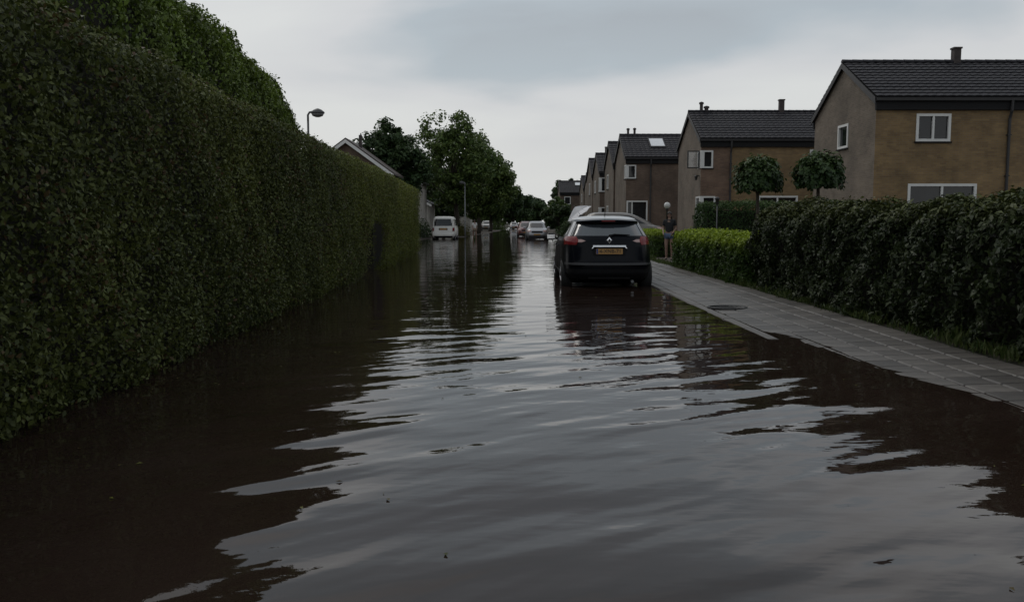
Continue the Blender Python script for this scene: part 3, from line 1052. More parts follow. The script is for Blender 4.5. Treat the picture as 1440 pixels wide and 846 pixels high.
def house(label, x0, y0, width, depth=6.0, brick="brick_brown", gable_brick="brick_grey", eave=5.18, band=0.50, ridge=7.32, split=None, front=(), side=(), pipes=(), flues=(),
          roofwin=(), corner=(), gz=0.1, tiles=(11, None), lamp=None, group="brick houses in a staggered row"):
    root = empty("brick_house", (x0 + width / 2, y0 + depth / 2, gz), label, "house", group)
    ox, oy, oz = x0 + width / 2, y0 + depth / 2, gz
    A, B = x0 - ox, x0 + width - ox
    F, K = y0 - oy, y0 + depth - oy
    T = 0.25
    fh = [(A + h[0], A + h[1], h[2] - oz, h[3] - oz) for h in front]
    sh = [(F + h[0], F + h[1], h[2] - oz, h[3] - oz) for h in side]
    for c in corner:                       # corner windows: (front width, side width, z0, z1)
        fh.append((A, A + c[0], c[2] - oz, c[3] - oz))
        sh.append((F, F + c[1], c[2] - oz, c[3] - oz))
    ze = eave - oz
    zb = ze + band
    zr = ridge - oz
    w = MB()
    if split:
        w2 = MB()
        wall_panel(w2, F, "X", A, A + split[0], -0.3, ze, [h for h in fh if h[1] < A + split[0]], T, 1)
        w2.build("wall", split[1], root)["label"] = "reddish brown brick strip beside the corner"
    wall_panel(w, F, "X", A + (split[0] if split else 0), B, -0.3, ze, [h for h in fh if not split or h[0] > A + split[0]], T, 1)
    w.build("wall", brick, root)
    obj_from("back_wall", [(A, K, -0.3), (B, K, -0.3), (B, K, ze), (A, K, ze)], [(0, 1, 2, 3)], brick, root)
    s = MB()
    wall_panel(s, A, "Y", F, K, -0.3, ze, sh, T, 1)
    s2 = MB().add([(B, F, -0.3), (B, K, -0.3), (B, K, ze), (B, F, ze)], [(0, 1, 2, 3)])
    for xx, s_ in ((A, s), (B, s2)):
        s_.add([(xx, F, ze), (xx, K, ze), (xx, K, zb - 0.02), (xx, 0, zr - 0.05), (xx, F, zb - 0.02)], [(0, 1, 2, 3, 4)])
    s.build("gable_wall", gable_brick, root)
    s2.build("gable_wall", gable_brick, root)
    # dark room behind the openings
    MB().box(A + 0.3, B - 0.3, F + 0.3, K - 0.3, -0.2, ze - 0.05).build("interior", "plastic_black", root)
    # roof
    rf = MB()
    ov = 0.10
    for sg in (-1, 1):
        y_e = sg * (depth / 2 + 0.18)
        v = [(A - ov, y_e, zb - 0.10), (B + ov, y_e, zb - 0.10), (B + ov, 0, zr - 0.03), (A - ov, 0, zr - 0.03)]
        v += [(p[0], p[1], p[2] - 0.10) for p in v]
        rf.add(v, [(0, 1, 2, 3), (7, 6, 5, 4), (0, 4, 5, 1), (1, 5, 6, 2), (2, 6, 7, 3), (3, 7, 4, 0)])
    roof = fix_normals(rf.build("roof", "fascia", root))
    cols = int((width + 2 * ov) / 0.30)
    tile_slope(A - ov + 0.003, B + ov - 0.003, (F - 0.24, zb - 0.09), (0, zr), tiles[0], cols, roof)
    tile_slope(A - ov + 0.003, B + ov - 0.003, (K + 0.24, zb - 0.09), (0, zr), tiles[0], cols, roof)
    rc = MB()
    k = int((width + 2 * ov) / 0.38)
    for i in range(k):
        a = A - ov + (B - A + 2 * ov) * i / k
        b = A - ov + (B - A + 2 * ov) * (i + 1.06) / k
        pr = [(-0.13, 0.0), (-0.09, 0.07), (0, 0.105), (0.09, 0.07), (0.13, 0.0)]
        v = [(a, p[0] * 1.04, zr + p[1] + 0.02) for p in pr] + [(b, p[0] * 0.96, zr + p[1] + 0.008) for p in pr]
        rc.add(v, [(j, j + 1, j + 6, j + 5) for j in range(4)] + [(0, 1, 2, 3, 4)])
    rc.build("ridge_tiles", "roof_tile", roof)["kind"] = "stuff"
    # deep dark eaves board with gutter, front and back
    for sg in (-1, 1):
        yb = sg * (depth / 2)
        fb = MB()
        fb.box(A - 0.05, B + 0.05, min(yb, yb + sg * 0.12), max(yb, yb + sg * 0.12), ze - 0.01, zb - 0.16)
        fb.build("eaves_board", "fascia", root)
        gp = [(0.12, 0.0), (0.13, -0.10), (0.24, -0.10), (0.25, 0.0)]
        g2 = MB()
        v = []
        for xx in (A - 0.08, B + 0.08):
            v += [(xx, yb + sg * p[0], zb - 0.11 + p[1]) for p in gp]
        g2.add(v, [(0, 1, 5, 4), (1, 2, 6, 5), (2, 3, 7, 6), (0, 3, 2, 1), (4, 5, 6, 7)])
        g2.build("gutter", "lead_pipe", root)
    # verge boards along the gable
    vb = MB()
    for sg in (-1, 1):
        v = [(A - ov - 0.02, sg * (depth / 2 + 0.16), zb - 0.32), (A - ov - 0.02, 0, zr - 0.22), (A - ov - 0.02, 0, zr + 0.0), (A - ov - 0.02, sg * (depth / 2 + 0.16), zb - 0.09)]
        v += [(p[0] + 0.03, p[1], p[2]) for p in v]
        vb.add(v, [(0, 1, 2, 3), (7, 6, 5, 4), (0, 4, 5, 1), (1, 5, 6, 2), (2, 6, 7, 3), (3, 7, 4, 0)])
    fix_normals(vb.build("verge_board", "lead_pipe", root))
    for h in front:
        window(root, F, "X", A + h[0], A + h[1], h[2] - oz, h[3] - oz, 1, [A + m_ for m_ in (h[4] if len(h) > 4 else ())])
    for h in side:
        window(root, A, "Y", F + h[0], F + h[1], h[2] - oz, h[3] - oz, 1, [F + m_ for m_ in (h[4] if len(h) > 4 else ())])
    for c in corner:
        z0, z1 = c[2] - oz, c[3] - oz
        a = window(root, F, "X", A + 0.09, A + c[0], z0, z1, 1, [A + m_ for m_ in c[4]] if len(c) > 4 else (), fw=0.08)
        if not (len(c) > 5 and c[5] == "open"):
            window(root, A, "Y", F + 0.09, F + c[1], z0, z1, 1, (), fw=0.08)
        else:
            fr = MB().box(A - 0.03, A + 0.1, F + c[1] - 0.06, F + c[1], z0, z1).box(A - 0.03, A + 0.1, F + 0.09, F + c[1] - 0.06, z1 - 0.07, z1).box(
                A - 0.03, A + 0.1, F + 0.09, F + c[1] - 0.06, z0, z0 + 0.07).build("window", "white_paint", root)
            # casement swung out at right angles to the gable
            q = MB()
            s0, s1 = A - 0.05 - 0.62, A - 0.04
            ys_ = F + 0.16
            for (u0, u1, w0, w1) in ((s0, s0 + 0.06, z0, z1), (s1 - 0.06, s1, z0, z1), (s0 + 0.06, s1 - 0.06, z0, z0 + 0.06), (s0 + 0.06, s1 - 0.06, z1 - 0.06, z1)):
                q.box(u0, u1, ys_, ys_ + 0.05, w0, w1)
            sa = q.build("casement", "dark_sash", fr)
            sa["label"] = "dark framed casement standing open"
            MB().box(s0 + 0.055, s1 - 0.055, ys_ + 0.02, ys_ + 0.028, z0 + 0.055, z1 - 0.055).build("pane", "casement_glass", sa)
        MB().box(A - 0.035, A + 0.088, F - 0.035, F + 0.088, z0 - 0.002, z1 + 0.002).build("corner_post", "white_paint", a)
    for px in pipes:
        pp = MB().tube([(A + px, F - 0.19, zb - 0.2), (A + px, F - 0.17, ze - 0.05), (A + px, F - 0.07, ze - 0.3), (A + px, F - 0.07, -0.1)], 0.05, 8)
        for zz in (1.2, 2.8, 4.2):
            pp.box(A + px - 0.065, A + px + 0.065, F - 0.13, F - 0.0, zz, zz + 0.04)
        pp.build("downpipe", "lead_pipe", root)
    for fx, fhh, fr_, sq in flues:
        m = MB()
        if sq:
            m.box(A + fx - fr_, A + fx + fr_, -fr_, fr_, zr - 0.3, zr + fhh).box(A + fx - fr_ - 0.03, A + fx + fr_ + 0.03, -fr_ - 0.03, fr_ + 0.03, zr + fhh, zr + fhh + 0.06)
        else:
            m.lathe([(fr_, zr - 0.3), (fr_, zr + fhh), (fr_ * 1.5, zr + fhh + 0.01), (fr_ * 1.4, zr + fhh + 0.1), (fr_ * 0.3, zr + fhh + 0.14)], 10, "Z", (A + fx, 0, 0))
        m.build("flue", "flue", roof)
    for rx0, rx1, t0, t1 in roofwin:
        P0 = np.array([F - 0.24, zb - 0.09])
        P1 = np.array([0, zr])
        dirv = P1 - P0
        nrm = np.array([-dirv[1], dirv[0]]) / np.linalg.norm(dirv)

        def on(t, h):
            return P0 + dirv * t + nrm * h

        def slab(a, b, ta, tb, h0, h1, nm, mt, par):
            v = []
            for xx in (a, b):
                for t_, h_ in ((ta, h0), (tb, h0), (tb, h1), (ta, h1)):
                    q_ = on(t_, h_)
                    v.append((xx, q_[0], q_[1]))
            return fix_normals(obj_from(nm, v, [(0, 1, 2, 3), (7, 6, 5, 4), (0, 4, 5, 1), (1, 5, 6, 2), (2, 6, 7, 3), (3, 7, 4, 0)], mt, par))

        fr = slab(A + rx0, A + rx1, t0, t1, 0.0, 0.11, "roof_window", "lead_pipe", roof)
        slab(A + rx0 + 0.07, A + rx1 - 0.07, t0 + 0.03, t1 - 0.03, 0.06, 0.118, "pane", "blind", fr)
    if lamp:
        lm = MB().box(A - 0.16, A - 0.001, F + lamp[0] - 0.06, F + lamp[0] + 0.06, lamp[1] - oz, lamp[1] - oz + 0.05)
        lm.lathe([(0.05, -0.2), (0.09, 0.0), (0.03, 0.06)], 8, "Z", (A - 0.16, F + lamp[0], lamp[1] - oz))
        lm.build("wall_lamp", "dark_sash", root)
    return root


cg = mat("casement_glass", (0.9, 0.92, 0.93), 0.02, trans=0.9)

house("ochre brick house with an open casement at its corner window and a square flue", 9.75, 44.5, 10.4, brick="brick_ochre", gable_brick="brick_grey",
      front=((3.0, 5.05, 1.35, 2.68, (4.0,)), (5.6, 7.0, 4.1, 5.05, (6.3,))), corner=((0.62, 0.72, 4.10, 5.0, (), "open"), (0.78, 1.0, 1.45, 2.66)),
      pipes=(1.52,), flues=((0.62, 0.42, 0.09, False), (0.9, 0.2, 0.11, False), (5.0, 0.62, 0.13, True)), lamp=(0.35, 3.7), split=(1.52, "brick_red"))
house("brown brick house with a pale roof window and two thin flues", 7.55, 57.0, 8.0, brick="brick_brown", gable_brick="brick_grey",
      front=((0.05, 1.45, 1.3, 2.75, (0.42,)),), corner=((0.66, 0.75, 4.2, 5.1),), pipes=(1.62,),
      flues=((0.5, 0.36, 0.08, False), (0.95, 0.38, 0.08, False)), roofwin=((1.75, 2.8, 0.40, 0.80),))
house("narrow grey gable joined behind the house with the pale roof window", 7.45, 63.15, 8.0, brick="brick_brown", gable_brick="brick_grey",
      side=((3.2, 4.3, 3.9, 5.0), (3.2, 4.3, 1.2, 2.6)), ridge=7.40)
house("dark gabled house with one thick flue and a tall narrow upper window", 7.45, 73.0, 7.0, brick="brick_brown", gable_brick="brick_grey",
      corner=((0.7, 0.8, 3.9, 5.1), (0.8, 0.9, 1.3, 2.6)), flues=((0.9, 0.55, 0.16, True),), side=((3.4, 4.4, 3.9, 5.0),))
house("dark gable joined behind the house with the thick flue", 7.4, 79.15, 7.0, gable_brick="brick_grey", side=((2.2, 3.2, 3.9, 5.0),))
house("set back dark house with a single white upper window in the row", 9.2, 103.0, 8.0, corner=((0.8, 0.9, 3.9, 5.1),), flues=((0.8, 0.45, 0.12, True),))
house("set back dark gable joined behind the one with the single white window", 9.1, 109.15, 8.0, side=((2.2, 3.2, 3.9, 5.0),))
house("farthest brick house with a small pale roof window across the row's end", 6.9, 123.0, 9.0, front=((0.6, 1.5, 3.9, 5.0), (0.5, 3.0, 1.2, 2.6, (1.7,))),
      roofwin=((2.2, 3.8, 0.55, 0.85),), flues=((3.2, 0.3, 0.1, False),))
house("nearest brick house, standing right of the ochre one, with a plain long gable", 12.6, 30.0, 11.0, brick="brick_ochre", gable_brick="brick_grey",
      front=((1.2, 3.6, 1.2, 2.65, (2.4,)), (1.4, 2.6, 4.1, 5.05, (2.0,)), (5.5, 7.5, 1.2, 2.65, (6.5,)), (5.6, 6.8, 4.1, 5.05)), side=((2.4, 3.4, 4.1, 5.0),),
      pipes=(4.6,), flues=((4.2, 0.5, 0.13, True),), tiles=(12, None))


def gable_house(label, x, y, half, depth, eave, ridge, wallm, roofm, white=True, windows=(), gz=0.1, chim=None):
    """gable end faces down the street (towards -Y)"""
    root = empty("gabled_house", (x, y, gz), label, "house")
    e, r = eave - gz, ridge - gz
    w = MB()
    hl = [(a0, a1, z0 - gz, z1 - gz) for a0, a1, z0, z1 in windows]
    wall_panel(w, 0.0, "X", -half, half, -0.3, e, hl, 0.2, 1)
    w.add([(-half, 0, e), (half, 0, e), (0, 0, r - 0.05)], [(0, 1, 2)])
    w.add([(-half, depth, -0.3), (half, depth, -0.3), (half, depth, e), (0, depth, r), (-half, depth, e)], [(4, 3, 2, 1, 0)])
    for sx in (-half, half):
        w.add([(sx, 0, -0.3), (sx, depth, -0.3), (sx, depth, e), (sx, 0, e)], [(0, 1, 2, 3)])
    w.build("wall", wallm, root)
    MB().box(-half + 0.3, half - 0.3, 0.3, depth - 0.3, -0.2, e - 0.1).build("interior", "plastic_black", root)
    rf = MB()
    bb = MB()
    for sg in (-1, 1):
        ex, ez = sg * (half + 0.4), e - 0.4 * (r - e) / half
        v = [(ex, -0.35, ez), (ex, depth + 0.2, ez), (0, depth + 0.2, r), (0, -0.35, r)]
        v += [(p[0], p[1], p[2] + 0.14) for p in v]
        rf.add(v, [(0, 1, 2, 3), (7, 6, 5, 4), (0, 4, 5, 1), (1, 5, 6, 2), (2, 6, 7, 3), (3, 7, 4, 0)])
        v = [(ex, -0.39, ez - 0.22), (0, -0.39, r - 0.22), (0, -0.39, r + 0.03), (ex, -0.39, ez + 0.03)]
        v += [(p[0], p[1] + 0.03, p[2]) for p in v]
        bb.add(v, [(0, 1, 2, 3), (7, 6, 5, 4), (0, 4, 5, 1), (1, 5, 6, 2), (2, 6, 7, 3), (3, 7, 4, 0)])
    rr = fix_normals(rf.build("roof", roofm, root))
    fix_normals(bb.build("bargeboard", "white_paint", root))
    for a0, a1, z0, z1 in hl:
        window(root, 0.0, "X", a0, a1, z0, z1, 1, [(a0 + a1) / 2], fw=0.1)
    if chim:
        MB().box(chim - 0.1, chim + 0.1, 1.5, 1.7, r - abs(chim) - 0.3, r + 0.5).build("flue", "flue", rr)
    return root


gable_house("gabled house with white bargeboards peeping over the clipped hedge", -11.5, 60.0, 2.9, 5.0, 4.9, 7.0, "brick_brown", "roof_tile_brown", windows=((-0.8, 0.8, 3.6, 4.75),), chim=0.7)
gable_house("lower gabled house half hidden by the dark evergreen tree", -11.9, 73.5, 3.9, 7.0, 4.9, 7.2, "brick_pale", "roof_tile")
gable_house("pale rendered house between the hedge end and the white van", -12.2, 92.0, 3.2, 8.0, 3.4, 5.0, "brick_pale", "roof_tile", windows=((1.0, 2.4, 1.6, 3.0), (-1.8, -0.4, 1.6, 3.0)))
gable_house("white fronted house half hidden by trees behind the white van", -9.2, 126.0, 3.0, 8.0, 3.2, 4.8, "brick_pale", "roof_tile_brown", windows=((-0.6, 1.2, 1.5, 2.6),))


# ------------------------------------------------------------------ vehicles
class Shell:
    def __init__(s, rows):
        """rows: (z, halfwidth, y_rear, y_front, exponent)"""
        s.r = np.array(rows, float)

    def at(s, z):
        return [np.interp(z, s.r[:, 0], s.r[:, k]) for k in range(1, 5)]

    def rear(s, x, z):
        w, yr, yf, n = s.at(z)
        L, c = (yf - yr) / 2, (yf + yr) / 2
        return c - L * max(0.0, 1 - min(1, abs(x) / w) ** n) ** (1 / n)

    def front(s, x, z):
        w, yr, yf, n = s.at(z)
        L, c = (yf - yr) / 2, (yf + yr) / 2
        return c + L * max(0.0, 1 - min(1, abs(x) / w) ** n) ** (1 / n)

    def side(s, y, z):
        w, yr, yf, n = s.at(z)
        L, c = (yf - yr) / 2, (yf + yr) / 2
        return w * max(0.0, 1 - min(1, abs(y - c) / L) ** n) ** (1 / n)

    def mesh(s, z0, z1, levels, name, material, parent, cap=True, m=72):
        v, f = [], []
        zs = np.linspace(z0, z1, levels)
        for z in zs:
            w, yr, yf, n = s.at(z)
            L, c = (yf - yr) / 2, (yf + yr) / 2
            for k in range(m):
                t = 2 * math.pi * (k + 0.5) / m
                cc, ss = math.cos(t), math.sin(t)
                v.append((w * math.copysign(abs(cc) ** (2 / n), cc), c + L * math.copysign(abs(ss) ** (2 / n), ss), z))
        for i in range(levels - 1):
            for k in range(m):
                k2 = (k + 1) % m
                f.append((i * m + k, i * m + k2, (i + 1) * m + k2, (i + 1) * m + k))
        if cap:
            f.append(tuple(range((levels - 1) * m, levels * m)))
            f.append(tuple(range(m))[::-1])
        o = obj_from(name, v, f, material, parent, True)
        return o


def patch(shell, which, name, material, parent, z0, z1, a0, a1, off=0.006, nu=12, nv=8, sgn=1, smooth=True):
    """panel lying on the shell between heights z0..z1; a0(z), a1(z) bound it sideways"""
    fa = a0 if callable(a0) else (lambda z: a0)
    fb = a1 if callable(a1) else (lambda z: a1)
    v, f = [], []
    for lay in (off, -0.012):
        for j in range(nv + 1):
            z = z0 + (z1 - z0) * j / nv
            for i in range(nu + 1):
                a = fa(z) + (fb(z) - fa(z)) * i / nu
                if which == "rear":
                    p = (a, shell.rear(a, z) - lay, z)
                elif which == "front":
                    p = (a, shell.front(a, z) + lay, z)
                else:
                    p = (sgn * (shell.side(a, z) + lay), a, z)
                v.append(p)
    n1 = (nu + 1) * (nv + 1)
    for j in range(nv):
        for i in range(nu):
            k = j * (nu + 1) + i
            f.append((k, k + 1, k + nu + 2, k + nu + 1))
    rim = [i for i in range(nu + 1)] + [(j + 1) * (nu + 1) - 1 for j in range(1, nv + 1)] + [nv * (nu + 1) + i for i in range(nu - 1, -1, -1)] + [j * (nu + 1) for j in range(nv - 1, 0, -1)]
    for i in range(len(rim)):
        a, b = rim[i], rim[(i + 1) % len(rim)]
        f.append((a, b, b + n1, a + n1))
    o = obj_from(name, v, f, material, parent, False)
    fix_normals(o)
    if smooth:
        o.data.shade_smooth()
        try:
            o.data.set_sharp_from_angle(angle=R(40))
        except Exception:
            pass
    return o


def wheel(parent, x, y, r, sgn, wd=0.21):
    t = fix_normals(MB().lathe([(r * 0.62, -wd / 2), (r * 0.93, -wd / 2), (r, -wd / 2 + 0.03), (r, wd / 2 - 0.03), (r * 0.93, wd / 2), (r * 0.62, wd / 2)], 28, "X").build("wheel", "rubber", parent, True, (x, y, r)))
    m = MB().lathe([(r * 0.61, -0.02), (r * 0.61, 0.02), (r * 0.52, 0.03), (r * 0.50, 0.0), (0.001, 0.0)], 24, "X", (sgn * wd * 0.32, 0, 0))
    for k in range(5):
        a = 2 * math.pi * k / 5
        m.tube([(sgn * wd * 0.42, 0.04 * math.cos(a), 0.04 * math.sin(a)), (sgn * wd * 0.40, r * 0.57 * math.cos(a), r * 0.57 * math.sin(a))], [0.045, 0.03], 6)
    m.lathe([(0.05, 0.0), (0.05, 0.02)], 10, "X", (sgn * wd * 0.42, 0, 0))
    fix_normals(m.build("rim", "rim", t))


def arch(shell, parent, y, r, sgn, cut):
    v, f = [], []
    n = 24
    ring = []
    for k in range(n + 1):
        a = math.pi * k / n - 0.15 + 0.3 * k / n * 0
        ring.append((y + r * math.cos(a), 0.33 + r * math.sin(a)))
    for (yy, zz) in ring:
        zz = max(zz, cut + 0.005)
        v.append((sgn * (shell.side(yy, zz) + 0.004), yy, zz))
    v.append((sgn * (shell.side(y, 0.4) + 0.004), y, 0.40))
    for k in range(n):
        f.append((k, k + 1, n + 1))
    fix_normals(obj_from("wheel_arch", v, f, "plastic_black", parent))


def text_mesh(name, s, size, material, parent, loc, rot, width=None):
    c = bpy.data.curves.new(name, "FONT")
    c.body = s
    c.size = size
    c.align_x = "CENTER"
    c.align_y = "CENTER"
    c.extrude = 0.001
    o = bpy.data.objects.new(name, c)
    COL.objects.link(o)
    dg = bpy.context.evaluated_depsgraph_get()
    me = bpy.data.meshes.new_from_object(o.evaluated_get(dg))
    bpy.data.objects.remove(o)
    me.materials.clear()
    me.materials.append(M[material])
    q = bpy.data.objects.new(name, me)
    COL.objects.link(q)
    q.parent = parent
    q.location = loc
    q.rotation_euler = rot
    if width:
        xs_ = [v.co.x for v in me.vertices]
        k = width / (max(xs_) - min(xs_))
        q.scale = (k, 1, 1)
    return q


CAR_ROWS = [(0.20, 0.74, 0.30, 3.90, 6), (0.30, 0.82, 0.10, 4.02, 6), (0.40, 0.875, 0.02, 4.08, 5.5), (0.58, 0.89, 0.0, 4.10, 5.5), (0.66, 0.89, 0.03, 4.08, 5.5), (0.80, 0.888, 0.06, 4.04, 5.0),
            (0.92, 0.875, 0.085, 3.92, 4.6), (0.98, 0.855, 0.11, 3.55, 4.4), (1.03, 0.835, 0.14, 3.12, 4.2), (1.10, 0.80, 0.19, 2.98, 4.2), (1.25, 0.735, 0.31, 2.68, 4.2),
            (1.38, 0.68, 0.42, 2.42, 4.2), (1.46, 0.64, 0.50, 2.22, 4.2), (1.515, 0.585, 0.60, 2.02, 4.0), (1.55, 0.49, 0.74, 1.85, 3.6), (1.57, 0.34, 0.95, 1.65, 3.0)]


def scale_rows(rows, kw=1.0, kl=1.0, kz=1.0, dn=0.0):
    return [(z * kz, w * kw, a * kl, b * kl, n + dn) for z, w, a, b, n in rows]


def generic_car(name, label, loc, rz, paint, roofpaint=None, kw=1.0, kl=1.0, kz=1.0, plate=False, cat="car", group=None, cab=0.0):
    root = empty(name, loc, label, cat, group, rz)
    sh = Shell([(z, w, a, b + (cab if z > 1.0 * kz else 0), n) for z, w, a, b, n in scale_rows(CAR_ROWS, kw, kl, kz)])
    W_ = 0.89 * kw
    sh.mesh(0.20 * kz, 1.46 * kz, 60, "body", paint, root)
    sh.mesh(1.46 * kz, 1.57 * kz, 12, "roof", roofpaint or paint, root)
    # glass
    g1 = lambda z: sh.at(z)[0] * 0.86
    patch(sh, "rear", "rear_window", "car_glass", root, 1.06 * kz, 1.40 * kz, lambda z: -g1(z), g1)
    patch(sh, "front", "windscreen", "car_glass", root, 1.05 * kz, 1.44 * kz, lambda z: -g1(z) * 1.04, lambda z: g1(z) * 1.04)
    for s in (-1, 1):
        yr = lambda z: sh.at(z)[1] + 0.42 * kl
        yf = lambda z: sh.at(z)[2] - 0.40 * kl
        mid = lambda z: (yr(z) + yf(z)) / 2
        patch(sh, "side", "side_window", "car_glass", root, 1.04 * kz, 1.40 * kz, yr, lambda z: mid(z) - 0.04, sgn=s)
        patch(sh, "side", "side_window", "car_glass", root, 1.04 * kz, 1.40 * kz, lambda z: mid(z) + 0.04, yf, sgn=s)
        patch(sh, "rear", "taillight", "lamp_red", root, 0.84 * kz, 1.02 * kz, s * W_ * 0.66, s * W_ * 0.93, off=0.012, nu=6)
        patch(sh, "front", "headlight", "lamp_clear", root, 0.74 * kz, 0.88 * kz, s * W_ * 0.55, s * W_ * 0.93, off=0.012, nu=6)
        mb = MB().lathe([(0.001, -0.1), (0.07, -0.08), (0.075, 0.06), (0.03, 0.11)], 12, "Z")
        mo = mb.build("wing_mirror", paint, root, True, (s * (W_ + 0.08), 2.72 * kl, 1.06 * kz))
        mo.scale = (1.5, 0.7, 0.8)
        arch(sh, root, 0.76 * kl, 0.37, s, 0.2 * kz)
        arch(sh, root, 3.35 * kl, 0.37, s, 0.2 * kz)
        wheel(root, s * (W_ - 0.10), 0.76 * kl, 0.32, s)
        wheel(root, s * (W_ - 0.10), 3.35 * kl, 0.32, s)
        MB().box(s * W_ - 0.02, s * W_ + 0.02, 1.55 * kl, 1.72 * kl, 0.93 * kz, 0.96 * kz).build("door_handle", "plastic_grey", root)
    patch(sh, "rear", "rear_bumper", "plastic_grey", root, 0.32 * kz, 0.48 * kz, -W_ * 0.85, W_ * 0.85, off=0.012)
    patch(sh, "front", "grille", "plastic_black", root, 0.66 * kz, 0.80 * kz, -W_ * 0.5, W_ * 0.5, off=0.012)
    patch(sh, "front", "front_bumper", "plastic_grey", root, 0.28 * kz, 0.48 * kz, -W_ * 0.85, W_ * 0.85, off=0.014)
    for wh, zz in (("rear", 0.70), ("front", 0.54)):
        patch(sh, wh, "number_plate", "plate_yellow", root, zz * kz - 0.055, zz * kz + 0.055, -0.26, 0.26, off=0.03 if wh == "rear" else 0.03)
    return root


DEP = -0.16          # road bed under the water


HATCH_ROWS = [(0.20, 0.74, 0.30, 3.90, 6), (0.30, 0.82, 0.10, 4.02, 6), (0.40, 0.875, 0.02, 4.08, 5.5), (0.58, 0.89, 0.0, 4.10, 5.5), (0.66, 0.89, 0.03, 4.08, 5.5), (0.80, 0.89, 0.05, 4.05, 5.2),
              (0.95, 0.886, 0.068, 3.88, 4.8), (1.05, 0.872, 0.088, 3.40, 4.5), (1.11, 0.85, 0.12, 3.08, 4.3), (1.17, 0.818, 0.165, 2.92, 4.2), (1.27, 0.755, 0.25, 2.68, 4.2),
              (1.38, 0.695, 0.35, 2.44, 4.2), (1.46, 0.65, 0.44, 2.24, 4.2), (1.515, 0.595, 0.55, 2.02, 4.0), (1.55, 0.50, 0.72, 1.85, 3.6), (1.57, 0.34, 0.95, 1.65, 3.0)]


